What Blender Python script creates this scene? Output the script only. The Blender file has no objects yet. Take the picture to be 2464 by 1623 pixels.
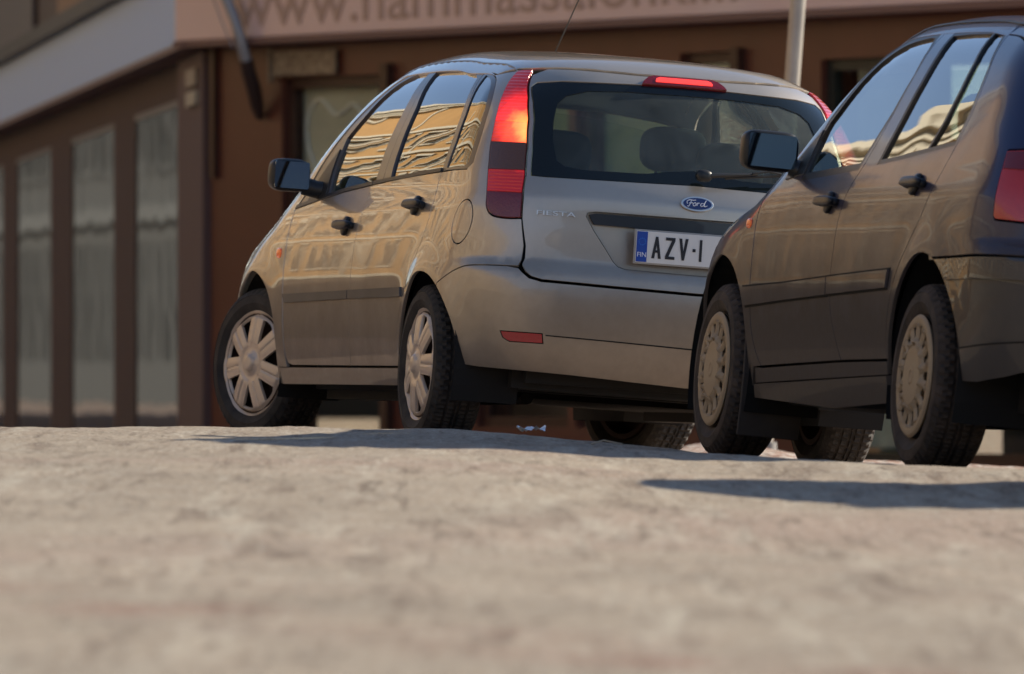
import bpy, math, random
import numpy as np
from mathutils import Matrix, Vector, noise
from mathutils.geometry import delaunay_2d_cdt
PI=math.pi
random.seed(5)
sc=bpy.context.scene
# ---------------------------------------------------------------- camera, world, sun, exposure
E=0.50                                   # eye height above the datum of the street
cam=bpy.data.cameras.new('camera'); camo=bpy.data.objects.new('camera',cam); sc.collection.objects.link(camo)
FPX=24000.0; W0=2464.0
cam.sensor_width=36.0; cam.lens=36.0*FPX/W0; cam.clip_start=.5; cam.clip_end=3000
PITCH=math.atan((890.4-811.5)/FPX)
camo.location=(0,0,E); camo.rotation_euler=(PI/2+PITCH,0,0)
cam.dof.use_dof=True; cam.dof.focus_distance=34.5; cam.dof.aperture_fstop=cam.lens/48.0
sc.camera=camo
SUN_AZ=math.radians(62)                  # to the right of the view axis
SUN_EL=math.radians(26)
w=bpy.data.worlds.new("World"); sc.world=w; w.use_nodes=True
nt=w.node_tree; bg=nt.nodes['Background']; sky=nt.nodes.new('ShaderNodeTexSky'); sky.sky_type='NISHITA'
sky.sun_disc=False; sky.sun_elevation=SUN_EL; sky.sun_rotation=SUN_AZ; sky.altitude=2500; sky.air_density=1.0; sky.dust_density=0.0; sky.ozone_density=3.0
sky_tint=nt.nodes.new('ShaderNodeVectorMath'); sky_tint.operation='MULTIPLY'; sky_tint.inputs[1].default_value=(1.24,.91,.74)   # warm tint multiplied into the sky colour, warms the shade
hs_=nt.nodes.new('ShaderNodeHueSaturation'); hs_.inputs['Saturation'].default_value=1.08; nt.links.new(sky.outputs[0],hs_.inputs['Color']); nt.links.new(hs_.outputs[0],sky_tint.inputs[0]); nt.links.new(sky_tint.outputs[0],bg.inputs[0]); bg.inputs[1].default_value=.13
sl=bpy.data.lights.new('sun','SUN'); so=bpy.data.objects.new('sun',sl); sc.collection.objects.link(so)
sl.energy=4.2; sl.angle=math.radians(.5); sl.color=(1,.885,.71)
sd=Vector((math.sin(SUN_AZ)*math.cos(SUN_EL),math.cos(SUN_AZ)*math.cos(SUN_EL),math.sin(SUN_EL)))
so.rotation_euler=sd.to_track_quat('Z','Y').to_euler(); so.location=sd*60
sc.view_settings.view_transform='Standard'; sc.view_settings.look='None'; sc.view_settings.exposure=0.95; sc.view_settings.gamma=1
try:
    sc.cycles.max_bounces=8; sc.cycles.transparent_max_bounces=12; sc.cycles.caustics_reflective=False; sc.cycles.caustics_refractive=False
except Exception: pass
# ---------------------------------------------------------------- materials
def mat(name, base, rough=.5, metal=0., coat=0., coat_rough=.03, spec=.5, emis=None, estr=0., noise_amt=0., nscale=8., bump=0., bscale=60., col2=None, trans=0.):
    m=bpy.data.materials.new(name); m.use_nodes=True; n=m.node_tree; b=n.nodes['Principled BSDF']
    b.inputs['Base Color'].default_value=(*base,1); b.inputs['Roughness'].default_value=rough; b.inputs['Metallic'].default_value=metal
    b.inputs['Coat Weight'].default_value=coat; b.inputs['Coat Roughness'].default_value=coat_rough; b.inputs['Specular IOR Level'].default_value=spec
    if emis: b.inputs['Emission Color'].default_value=(*emis,1); b.inputs['Emission Strength'].default_value=estr
    tc=n.nodes.new('ShaderNodeTexCoord')
    if noise_amt>0 or col2:
        nz=n.nodes.new('ShaderNodeTexNoise'); nz.inputs['Scale'].default_value=nscale; nz.inputs['Detail'].default_value=6
        n.links.new(tc.outputs['Object'],nz.inputs['Vector'])
        mx=n.nodes.new('ShaderNodeMix'); mx.data_type='RGBA'
        c2=col2 if col2 else tuple(max(0,c*(1-noise_amt)) for c in base)
        mr=n.nodes.new('ShaderNodeMapRange'); mr.inputs[1].default_value=.35; mr.inputs[2].default_value=.68
        n.links.new(nz.outputs[0],mr.inputs[0]); n.links.new(mr.outputs[0],mx.inputs[0])
        mx.inputs[6].default_value=(*base,1); mx.inputs[7].default_value=(*c2,1); n.links.new(mx.outputs[2],b.inputs['Base Color'])
    if bump>0:
        nb=n.nodes.new('ShaderNodeTexNoise'); nb.inputs['Scale'].default_value=bscale; nb.inputs['Detail'].default_value=4
        n.links.new(tc.outputs['Object'],nb.inputs['Vector']); bp=n.nodes.new('ShaderNodeBump'); bp.inputs['Strength'].default_value=bump; bp.inputs['Distance'].default_value=.01
        n.links.new(nb.outputs[0],bp.inputs['Height']); n.links.new(bp.outputs[0],b.inputs['Normal'])
    return m
def dirt_paint(name, base, metal, rough, dust, ztop, zfull, amount, coat=1.0, wob=0.0, cr=.02):
    """car paint under clear coat; road dust (brown, matt) lies on it up to about ztop"""
    m=mat(name,base,rough,metal,coat,cr); n=m.node_tree; b=n.nodes['Principled BSDF']
    tc=n.nodes.new('ShaderNodeTexCoord'); sx=n.nodes.new('ShaderNodeSeparateXYZ'); n.links.new(tc.outputs['Object'],sx.inputs[0])
    nz=n.nodes.new('ShaderNodeTexNoise'); nz.inputs['Scale'].default_value=5; nz.inputs['Detail'].default_value=7; nz.inputs['Roughness'].default_value=.62
    n.links.new(tc.outputs['Object'],nz.inputs['Vector'])
    ad=n.nodes.new('ShaderNodeMath'); ad.operation='MULTIPLY_ADD'; n.links.new(nz.outputs[0],ad.inputs[0]); ad.inputs[1].default_value=-.34; 
    n.links.new(sx.outputs[2],ad.inputs[2])
    mr=n.nodes.new('ShaderNodeMapRange'); mr.inputs[1].default_value=ztop-.17; mr.inputs[2].default_value=zfull-.17; mr.inputs[3].default_value=.0; mr.inputs[4].default_value=amount
    n.links.new(ad.outputs[0],mr.inputs[0])
    # fine film of dust everywhere
    fn=n.nodes.new('ShaderNodeTexNoise'); fn.inputs['Scale'].default_value=38; fn.inputs['Detail'].default_value=5; n.links.new(tc.outputs['Object'],fn.inputs['Vector'])
    fm=n.nodes.new('ShaderNodeMapRange'); fm.inputs[1].default_value=.35; fm.inputs[2].default_value=.8; fm.inputs[3].default_value=.0; fm.inputs[4].default_value=.06
    n.links.new(fn.outputs[0],fm.inputs[0]); sm=n.nodes.new('ShaderNodeMath'); sm.operation='ADD'; sm.use_clamp=True
    n.links.new(mr.outputs[0],sm.inputs[0]); n.links.new(fm.outputs[0],sm.inputs[1])
    ds=n.nodes.new('ShaderNodeBsdfDiffuse'); ds.inputs[0].default_value=(*dust,1)
    ms=n.nodes.new('ShaderNodeMixShader'); n.links.new(sm.outputs[0],ms.inputs[0]); n.links.new(b.outputs[0],ms.inputs[1]); n.links.new(ds.outputs[0],ms.inputs[2])
    n.links.new(ms.outputs[0],n.nodes['Material Output'].inputs[0])
    if wob>0:
        nb=n.nodes.new('ShaderNodeTexNoise'); nb.inputs['Scale'].default_value=2.4; nb.inputs['Detail'].default_value=2; n.links.new(tc.outputs['Object'],nb.inputs['Vector'])
        bp=n.nodes.new('ShaderNodeBump'); bp.inputs['Strength'].default_value=1.0; bp.inputs['Distance'].default_value=wob
        n.links.new(nb.outputs[0],bp.inputs['Height']); n.links.new(bp.outputs[0],b.inputs['Normal']); n.links.new(bp.outputs[0],b.inputs['Coat Normal'])
    return m
def glass_mat(name, tint, ior=1.52, boost=1.5, wob=0.0, film=0.0, filmcol=(.3,.33,.33)):
    m=bpy.data.materials.new(name); m.use_nodes=True; n=m.node_tree; n.nodes.remove(n.nodes['Principled BSDF'])
    t=n.nodes.new('ShaderNodeBsdfTransparent'); t.inputs[0].default_value=(*tint,1)
    g=n.nodes.new('ShaderNodeBsdfGlossy'); g.inputs['Roughness'].default_value=.0
    F0=((ior-1)/(ior+1))**2; ge=n.nodes.new('ShaderNodeNewGeometry'); dt=n.nodes.new('ShaderNodeVectorMath'); dt.operation='DOT_PRODUCT'
    n.links.new(ge.outputs['Incoming'],dt.inputs[0]); n.links.new(ge.outputs['Normal'],dt.inputs[1])
    def mth(op,a,b=None):
        q=n.nodes.new('ShaderNodeMath'); q.operation=op
        for i,v in enumerate((a,b)):
            if v is None: continue
            if isinstance(v,(int,float)): q.inputs[i].default_value=v
            else: n.links.new(v,q.inputs[i])
        return q.outputs[0]
    p5=mth('POWER',mth('SUBTRACT',1.0,mth('ABSOLUTE',dt.outputs['Value'])),5.0)
    f1=mth('MULTIPLY_ADD',p5,1-F0); f1.node.inputs[2].default_value=F0
    mu=n.nodes.new('ShaderNodeMath'); mu.operation='MULTIPLY'; mu.use_clamp=True; mu.inputs[1].default_value=boost; n.links.new(f1,mu.inputs[0])
    ms=n.nodes.new('ShaderNodeMixShader'); n.links.new(mu.outputs[0],ms.inputs[0]); n.links.new(g.outputs[0],ms.inputs[2])
    tc=n.nodes.new('ShaderNodeTexCoord')
    if film>0:
        nz=n.nodes.new('ShaderNodeTexNoise'); nz.inputs['Scale'].default_value=4; nz.inputs['Detail'].default_value=8; nz.inputs['Distortion'].default_value=1.2; n.links.new(tc.outputs['Object'],nz.inputs['Vector'])
        mr=n.nodes.new('ShaderNodeMapRange'); mr.inputs[1].default_value=.3; mr.inputs[2].default_value=.75; mr.inputs[3].default_value=film*.35; mr.inputs[4].default_value=film; n.links.new(nz.outputs[0],mr.inputs[0])
        d=n.nodes.new('ShaderNodeBsdfDiffuse'); d.inputs[0].default_value=(*filmcol,1)
        m2=n.nodes.new('ShaderNodeMixShader'); n.links.new(mr.outputs[0],m2.inputs[0]); n.links.new(t.outputs[0],m2.inputs[1]); n.links.new(d.outputs[0],m2.inputs[2]); n.links.new(m2.outputs[0],ms.inputs[1])
    else: n.links.new(t.outputs[0],ms.inputs[1])
    if wob>0:
        nb=n.nodes.new('ShaderNodeTexNoise'); nb.inputs['Scale'].default_value=1.9; nb.inputs['Detail'].default_value=1; n.links.new(tc.outputs['Object'],nb.inputs['Vector'])
        bp=n.nodes.new('ShaderNodeBump'); bp.inputs['Strength'].default_value=1.0; bp.inputs['Distance'].default_value=wob
        n.links.new(nb.outputs[0],bp.inputs['Height']); n.links.new(bp.outputs[0],g.inputs['Normal'])
    n.links.new(ms.outputs[0],n.nodes['Material Output'].inputs[0])
    return m
# ---------------------------------------------------------------- object helpers
def link(name, me, m=None, parent=None):
    o=bpy.data.objects.new(name,me); sc.collection.objects.link(o)
    if m is not None: me.materials.append(m)
    if parent is not None: o.parent=parent
    return o
def empty(name, loc=(0,0,0)):
    o=bpy.data.objects.new(name,None); sc.collection.objects.link(o); o.location=loc; o.empty_display_size=.2; return o
def tag(o,label=None,cat=None,group=None,kind=None):
    if label: o['label']=label
    if cat: o['category']=cat
    if group: o['group']=group
    if kind: o['kind']=kind
    return o
class MB:
    """collects vertices and faces, then links them as ONE mesh object"""
    def __init__(s): s.v=[]; s.f=[]
    def add(s,vs,fs,M=None):
        k=len(s.v)
        for p in vs:
            p=Vector(p); s.v.append(tuple(M@p) if M is not None else tuple(p))
        s.f+= [tuple(i+k for i in f) for f in fs]; return s
    def box(s,x0,x1,y0,y1,z0,z1,M=None):
        return s.add([(x0,y0,z0),(x1,y0,z0),(x1,y1,z0),(x0,y1,z0),(x0,y0,z1),(x1,y0,z1),(x1,y1,z1),(x0,y1,z1)],
            [(0,3,2,1),(4,5,6,7),(0,1,5,4),(1,2,6,5),(2,3,7,6),(3,0,4,7)],M)
    def tube(s,pts,rads,n=12,caps=True):
        pts=[Vector(p) for p in pts]; 
        if not hasattr(rads,'__len__'): rads=[rads]*len(pts)
        rings=[]; up=Vector((0,0,1))
        for i,p in enumerate(pts):
            d=(pts[min(i+1,len(pts)-1)]-pts[max(i-1,0)]).normalized()
            a=d.cross(up); 
            if a.length<1e-3: a=d.cross(Vector((1,0,0)))
            a.normalize(); b=d.cross(a)
            rings.append([p+(a*math.cos(2*PI*k/n)+b*math.sin(2*PI*k/n))*rads[i] for k in range(n)])
        vs=[q for r in rings for q in r]; fs=[]
        for i in range(len(pts)-1):
            for k in range(n): fs.append((i*n+k,i*n+(k+1)%n,(i+1)*n+(k+1)%n,(i+1)*n+k))
        if caps: fs.append(tuple(range(n))[::-1]); fs.append(tuple((len(pts)-1)*n+k for k in range(n)))
        return s.add(vs,fs)
    def prism(s,poly,h0,h1,M):
        """poly (x,y) in the local XY of M, from h0 to h1 along local Z"""
        n=len(poly); vs=[(x,y,h0) for x,y in poly]+[(x,y,h1) for x,y in poly]
        fs=[tuple(range(n))[::-1],tuple(range(n,2*n))]+[(i,(i+1)%n,n+(i+1)%n,n+i) for i in range(n)]
        return s.add(vs,fs,M)
    def superell(s,c,r,e=2.6,M=None,nu=28,nv=16):
        """rounded box-like lump"""
        vs=[];fs=[]
        sg=lambda v,p: math.copysign(abs(v)**p,v)
        for j in range(nv+1):
            la=-PI/2+PI*j/nv
            for i in range(nu):
                lo=2*PI*i/nu; p=2/e
                vs.append((c[0]+r[0]*sg(math.cos(la),p)*sg(math.cos(lo),p),c[1]+r[1]*sg(math.cos(la),p)*sg(math.sin(lo),p),c[2]+r[2]*sg(math.sin(la),p)))
        for j in range(nv):
            for i in range(nu): fs.append((j*nu+i,j*nu+(i+1)%nu,(j+1)*nu+(i+1)%nu,(j+1)*nu+i))
        return s.add(vs,fs,M)
    def build(s,name,m=None,parent=None,smooth=False,bevel=0.,angle=35):
        me=bpy.data.meshes.new(name); me.from_pydata(s.v,[],s.f); me.update(); me.validate()
        o=link(name,me,m,parent)
        if smooth:
            me.polygons.foreach_set('use_smooth',[True]*len(me.polygons))
            me.set_sharp_from_angle(angle=math.radians(angle))
        if bevel>0:
            b=o.modifiers.new('b','BEVEL'); b.width=bevel; b.segments=2; b.limit_method='ANGLE'
        return o
def text_mesh(name,body,size,m,M,parent,extrude=.002,shear=0.,width=None,align='CENTER',bold=0.):
    cu=bpy.data.curves.new('txt','FONT'); cu.body=body; cu.size=size; cu.extrude=extrude; cu.shear=shear; cu.align_x=align; cu.offset=bold
    cu.resolution_u=4
    t=bpy.data.objects.new('txt',cu); sc.collection.objects.link(t); bpy.context.view_layer.update()
    me=bpy.data.meshes.new_from_object(t.evaluated_get(bpy.context.evaluated_depsgraph_get()))
    bpy.data.objects.remove(t)
    co=np.empty(len(me.vertices)*3); me.vertices.foreach_get('co',co); co=co.reshape(-1,3)
    if width: 
        w_=co[:,0].max()-co[:,0].min(); c=(co[:,0].max()+co[:,0].min())/2; 
        if align=='CENTER': co[:,0]=(co[:,0]-c)*width/w_
        else: co[:,0]=(co[:,0]-co[:,0].min())*width/w_
    R=np.array(M.to_3x3()); T=np.array(M.translation); co=co@R.T+T
    me.vertices.foreach_set('co',co.ravel()); me.name=name; me.materials.clear(); me.update()
    return link(name,me,m,parent)
def frame_M(o,x,y):
    """matrix with local X along x, local Y along y, origin o"""
    x=Vector(x).normalized(); y=Vector(y); z=x.cross(y).normalized(); y=z.cross(x).normalized()
    M=Matrix.Identity(4)
    for i in range(3): M[i][0]=x[i]; M[i][1]=y[i]; M[i][2]=z[i]; M[i][3]=o[i]
    return M
# ---------------------------------------------------------------- 2-D outlines lifted on to a curved body
def cr(pts,n=6,closed=False):
    P=[np.array(p,float) for p in pts]; N=len(P); out=[]
    rng=range(N if closed else N-1)
    for i in rng:
        p1=P[i]; p2=P[(i+1)%N]; p0=P[i-1] if (i>0 or closed) else 2*p1-p2; p3=P[(i+2)%N] if (i+2<N or closed) else 2*p2-p1
        for k in range(n):
            t=k/n; out.append(tuple(.5*((2*p1)+(-p0+p2)*t+(2*p0-5*p1+4*p2-p3)*t*t+(-p0+3*p1-3*p2+p3)*t**3)))
    if not closed: out.append(tuple(P[-1]))
    return out
def resample(poly,sp):
    out=[]; n=len(poly)
    for i in range(n):
        a=np.array(poly[i],float); b=np.array(poly[(i+1)%n],float); L=np.linalg.norm(b-a)
        if L<1e-5: continue
        k=max(1,int(math.ceil(L/sp)))
        for j in range(k): out.append(tuple(a+(b-a)*j/k))
    return out
def area(poly):
    p=np.array(poly); q=np.roll(p,-1,0); return .5*np.sum(p[:,0]*q[:,1]-q[:,0]*p[:,1])
def inset(poly,d):
    """move a polygon's edges inwards by d (negative d: outwards)"""
    if abs(d)<1e-9: return list(poly)
    P=np.array(poly,float); keep=[i for i in range(len(P)) if np.linalg.norm(P[i]-P[i-1])>1e-5]; P=P[keep]
    s=1 if area(P)>0 else -1
    e=np.roll(P,-1,0)-P; e/=np.maximum(np.linalg.norm(e,axis=1,keepdims=True),1e-9); nrm=np.stack([-e[:,1],e[:,0]],1)*s
    n0=np.roll(nrm,1,0); b=n0+nrm; bl=np.sum(b*b,1,keepdims=True); b=b/np.maximum(bl,.35)*2
    return [tuple(p) for p in P+b*d]
def inside(poly,Q):
    P=np.array(poly); x,y=Q[:,0],Q[:,1]; c=np.zeros(len(Q),bool); n=len(P)
    for i in range(n):
        x1,y1=P[i-1]; x2,y2=P[i]
        if y1==y2: continue
        m=((y1>y)!=(y2>y))&(x<(x2-x1)*(y-y1)/(y2-y1)+x1); c^=m
    return c
def tri2d(outer,holes,sp,grid):
    loops=[resample(outer,sp)]+[resample(h,sp) for h in holes]
    V=[];Ed=[]
    for L in loops:
        k=len(V); V+=L; Ed+=[(k+i,k+(i+1)%len(L)) for i in range(len(L))]
    A=np.array(V); x0,y0=A.min(0); x1,y1=A.max(0)
    gx=np.arange(x0,x1+grid,grid); gy=np.arange(y0,y1+grid,grid*.866); G=[]
    for j,yy in enumerate(gy):
        G.append(np.stack([gx+(grid/2 if j%2 else 0),np.full(len(gx),yy)],1))
    G=np.concatenate(G); ins=inside(loops[0],G)
    for h in loops[1:]: ins&=~inside(h,G)
    G=G[ins]
    # drop grid points too near the outline
    if len(G):
        keep=np.ones(len(G),bool); r=grid*.45
        for c in range(0,len(G),2000):
            d=((G[c:c+2000,None,:]-A[None,:,:])**2).sum(2).min(1); keep[c:c+2000]=d>r*r
        G=G[keep]
    allv=[Vector(p) for p in V]+[Vector(p) for p in G]
    r=delaunay_2d_cdt(allv,Ed,[],0,1e-7)
    P=np.array([tuple(v) for v in r[0]]); F=np.array([f for f in r[2]])
    C=P[F].mean(1); ok=inside(loops[0],C)
    for h in loops[1:]: ok&=~inside(h,C)
    # skip slivers lying on the outline
    a=P[F]; ar=.5*((a[:,1,0]-a[:,0,0])*(a[:,2,1]-a[:,0,1])-(a[:,2,0]-a[:,0,0])*(a[:,1,1]-a[:,0,1]))
    ok&=np.abs(ar)>1e-9
    F=F[ok]; ar=ar[ok]; F[ar<0]=F[ar<0][:,::-1]
    used=np.unique(F); mp=-np.ones(len(P),int); mp[used]=np.arange(len(used))
    return P[used],mp[F]
def lift(name,outer,holes,fn,m,parent,off=0.,depth=.012,ins=0.,sp=.03,grid=.03,mirror=False,flip=False,hole_ins=None):
    """fn(uv)->(points, outward normals). Builds a shell patch with a turned-in edge."""
    outer=inset(outer,ins); hi=ins if hole_ins is None else hole_ins
    holes=[inset(h,-hi) for h in holes]
    uv,F=tri2d(outer,holes,sp,grid)
    P,N=fn(uv); P=P+N*off
    if mirror: P=P*np.array([-1,1,1]); N=N*np.array([-1,1,1])
    a=P[F]; fn_=np.cross(a[:,1]-a[:,0],a[:,2]-a[:,0]); s=np.sum(np.sum(fn_*N[F[:,0]],1))
    if s<0: F=F[:,::-1]
    edges={}
    for f in F:
        for i in range(3):
            e=(f[i],f[(i+1)%3]); edges[e]=1
    B=[e for e in edges if (e[1],e[0]) not in edges]
    n=len(P); me=bpy.data.meshes.new(name)
    V=[tuple(p) for p in P]; Fs=[tuple(int(i) for i in f) for f in F]
    LN=[tuple(N[i]) for f in F for i in f]
    if depth>0:
        for (i,j) in B:
            k=len(V); a,b=P[i],P[j]; a2,b2=a-N[i]*depth,b-N[j]*depth
            V+= [tuple(a),tuple(b),tuple(b2),tuple(a2)]; Fs.append((k+1,k,k+3,k+2))
            e=b-a; nn=np.cross(e,N[i]); nn/=max(np.linalg.norm(nn),1e-9)
            # slightly rolled edge
            for idx in (1,0,3,2):
                t=.45 if idx in (0,1) else .0
                v=nn+N[i]*t; v/=np.linalg.norm(v); LN.append(tuple(v))
    me.from_pydata(V,[],Fs); me.polygons.foreach_set('use_smooth',[True]*len(Fs)); me.update()
    me.normals_split_custom_set(LN)
    return link(name,me,m,parent)

def lamp_mat(name,base,bulb,r,core,glow,estr,low=.06,bump=.2):
    """tail lamp plastic lit from inside by one bulb at a place (mirrored left/right)"""
    m=mat(name,base,.16,coat=.7,coat_rough=.05,bump=bump,bscale=130); n=m.node_tree; b=n.nodes['Principled BSDF']; L=n.links.new
    tc=n.nodes.new('ShaderNodeTexCoord'); ab=n.nodes.new('ShaderNodeVectorMath'); ab.operation='ABSOLUTE'; L(tc.outputs['Object'],ab.inputs[0])
    sb=n.nodes.new('ShaderNodeVectorMath'); sb.operation='SUBTRACT'; L(ab.outputs[0],sb.inputs[0]); sb.inputs[1].default_value=bulb
    sc_=n.nodes.new('ShaderNodeVectorMath'); sc_.operation='MULTIPLY'; L(sb.outputs[0],sc_.inputs[0]); sc_.inputs[1].default_value=(1.2/r,.6/r,1/r)
    ln=n.nodes.new('ShaderNodeVectorMath'); ln.operation='LENGTH'; L(sc_.outputs[0],ln.inputs[0])
    nz=n.nodes.new('ShaderNodeTexNoise'); nz.inputs['Scale'].default_value=30; L(tc.outputs['Object'],nz.inputs['Vector'])
    ad=n.nodes.new('ShaderNodeMath'); ad.operation='MULTIPLY_ADD'; L(nz.outputs[0],ad.inputs[0]); ad.inputs[1].default_value=.22; L(ln.outputs['Value'],ad.inputs[2])
    cr_=n.nodes.new('ShaderNodeValToRGB'); L(ad.outputs[0],cr_.inputs[0]); e=cr_.color_ramp
    e.elements[0].position=.25; e.elements[0].color=(*core,1); e.elements[1].position=1.0; e.elements[1].color=(glow[0]*low,glow[1]*low,glow[2]*low,1)
    q=e.elements.new(.58); q.color=(*glow,1); q=e.elements.new(.8); q.color=(glow[0]*.35,glow[1]*.3,glow[2]*.3,1)
    wv=n.nodes.new('ShaderNodeTexWave'); wv.bands_direction='Z'; wv.inputs['Scale'].default_value=26; L(tc.outputs['Object'],wv.inputs['Vector']); bw=n.nodes.new('ShaderNodeBump'); bw.inputs['Strength'].default_value=.6; bw.inputs['Distance'].default_value=.004
    L(wv.outputs[0],bw.inputs['Height']); L(bw.outputs[0],b.inputs['Normal'])
    L(cr_.outputs[0],b.inputs['Emission Color']); b.inputs['Emission Strength'].default_value=estr
    return m
def pch(xs, ys):
    xs=np.array(xs,float); ys=np.array(ys,float)
    h=np.diff(xs); d=np.diff(ys)/h; m=np.zeros(len(xs))
    for i in range(1,len(xs)-1):
        if d[i-1]*d[i]>0:
            w1=2*h[i]+h[i-1]; w2=h[i]+2*h[i-1]
            m[i]=(w1+w2)/(w1/d[i-1]+w2/d[i])
    m[0]=d[0]; m[-1]=d[-1]
    def f(x):
        x=np.asarray(x,float); i=np.clip(np.searchsorted(xs,x)-1,0,len(xs)-2)
        hh=h[i]; t=(x-xs[i])/hh
        t=np.clip(t,-1.0,2.0)
        lo=t<0; hi=t>1
        tc=np.clip(t,0,1)
        v=(2*tc**3-3*tc**2+1)*ys[i]+(tc**3-2*tc**2+tc)*hh*m[i]+(-2*tc**3+3*tc**2)*ys[i+1]+(tc**3-tc**2)*hh*m[i+1]
        v=np.where(lo,ys[i]+m[i]*(x-xs[i]),v); v=np.where(hi,ys[i+1]+m[i+1]*(x-xs[i+1]),v)
        return v
    return f
def smax(a,b,k):
    h=np.maximum(k-np.abs(a-b),0)/k
    return np.maximum(a,b)+h*h*k*0.25

class Body:
    def __init__(s, **kw):
        s.__dict__.update(kw)
        s.pside=pch(*zip(*s.side)); s.pplan=pch(*zip(*s.plan)); s.prear=pch(*zip(*s.rear)); s.prc=pch(*zip(*s.rear_curve))
        s.ptop=pch(*zip(*s.top)); s.pfront=pch(*zip(*s.front)); s.ptc=pch(*zip(*s.top_curve))
    def f(s,x,y,z):
        ax=np.abs(x)
        w=s.pside(z)+s.pplan(y)
        for (cy,cz,R,amp,wd,dr) in s.flares:
            rho=np.sqrt((y-cy)**2+(z-cz)**2)
            q=np.clip((y-cy)*dr/.32,0,1); q=1-.8*q*q*(3-2*q)
            w=w+amp*q*np.exp(-np.maximum(rho-R,0)**2/wd**2)*np.clip((z-cz+.25)/.3,0,1)
        a=(ax-w)*s.side_scale
        b=(s.prear(z)+s.prc(z)*ax**2.2)-y
        c=(z-(s.ptop(y)-s.ptc(y)*ax**2.3))*s.top_scale
        d=(y-(s.pfront(z)-.32*ax**2.4))
        g=smax(a,b,s.k_sr); g=smax(g,d,.35); g=smax(g,c,s.k_top)
        return g
    def grad(s,P,e=2e-4):
        x,y,z=P[:,0],P[:,1],P[:,2]
        g=np.stack([s.f(x+e,y,z)-s.f(x-e,y,z),s.f(x,y+e,z)-s.f(x,y-e,z),s.f(x,y,z+e)-s.f(x,y,z-e)],1)
        return g/np.maximum(np.linalg.norm(g,axis=1,keepdims=True),1e-9)
    def ray(s,O,D,t1=3.0):
        # largest root along O+tD, f(O)<0 assumed, f(O+t1 D)>0; scan outward->inward
        n=len(O); ts=np.linspace(t1,0,151); lo=np.zeros(n); hi=np.full(n,t1); done=np.zeros(n,bool); prev=t1
        for t in ts[1:]:
            P=O+D*t; v=s.f(P[:,0],P[:,1],P[:,2])
            m=(~done)&(v<0); lo[m]=t; hi[m]=prev; done|=m; prev=t
        for _ in range(40):
            mid=(lo+hi)/2; P=O+D*mid[:,None]; v=s.f(P[:,0],P[:,1],P[:,2])
            ins=v<0; lo=np.where(ins,mid,lo); hi=np.where(ins,hi,mid)
        return O+D*((lo+hi)/2)[:,None], done
    def W(s,uv):
        # wrap chart, left side (x<0): u=y lateral, u<y0 wraps round the rear, u>y1 round the front
        uv=np.asarray(uv,float); u,z=uv[:,0],uv[:,1]; n=len(u)
        yc=np.clip(u,s.y0,s.y1); phi=np.where(u<s.y0,(s.y0-u)/.8,np.where(u>s.y1,(u-s.y1)/.8,0))
        O=np.stack([np.zeros(n),yc,z],1)
        sg=np.where(u<s.y0,-1,1)
        D=np.stack([-np.cos(phi),np.sin(phi)*sg,np.zeros(n)],1)
        return s.ray(O,D)[0]
    def T(s,uv):
        uv=np.asarray(uv,float); n=len(uv)
        O=np.stack([uv[:,0],uv[:,1],np.full(n,.5)],1); D=np.zeros((n,3)); D[:,2]=1
        return s.ray(O,D,1.3)[0]
    def toW(s,P):
        x,y,z=P[:,0],P[:,1],P[:,2]
        u=np.where(y<s.y0,s.y0-.8*np.arctan2(s.y0-y,-x),np.where(y>s.y1,s.y1+.8*np.arctan2(y-s.y1,-x),y))
        return np.stack([u,z],1)

FI=Body(side=[(.10,.76),(.20,.79),(.30,.812),(.45,.828),(.60,.834),(.72,.828),(.84,.808),(.93,.782),(1.0,.768),(1.1,.738),(1.2,.698),(1.3,.650),(1.4,.590),(1.5,.51)],
 plan=[(-.7,-.055),(-.4,-.03),(0,-.008),(.8,.004),(1.6,.002),(2.4,-.012),(2.9,-.05),(3.3,-.12)],
 rear=[(.10,-.50),(.20,-.56),(.30,-.605),(.42,-.632),(.54,-.640),(.62,-.632),(.650,-.612),(.675,-.592),(.80,-.586),(.90,-.580),(.925,-.570),(1.0,-.530),(1.15,-.445),(1.31,-.345),(1.36,-.32),(1.42,-.28)],
 rear_curve=[(.2,.12),(.6,.12),(.9,.14),(1.3,.18),(1.45,.2)],
 top=[(-.6,1.31),(-.38,1.385),(-.1,1.428),(.4,1.460),(.9,1.480),(1.3,1.468),(1.55,1.412),(1.75,1.32),(2.1,1.12),(2.4,.985),(2.6,.93),(2.85,.885),(3.05,.81),(3.2,.73),(3.28,.62)],
 top_curve=[(-.6,.15),(0,.16),(1.4,.16),(2.2,.2),(3.3,.3)],
 front=[(.1,3.15),(.25,3.24),(.45,3.285),(.6,3.27),(.75,3.18),(1.5,2.6)],
 flares=[(-.045,.28,.335,.028,.085,1),(2.45,.285,.35,.024,.08,-1)],
 side_scale=1.0,top_scale=.9,k_sr=.30,k_top=.13,y0=0.,y1=2.5)
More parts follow.
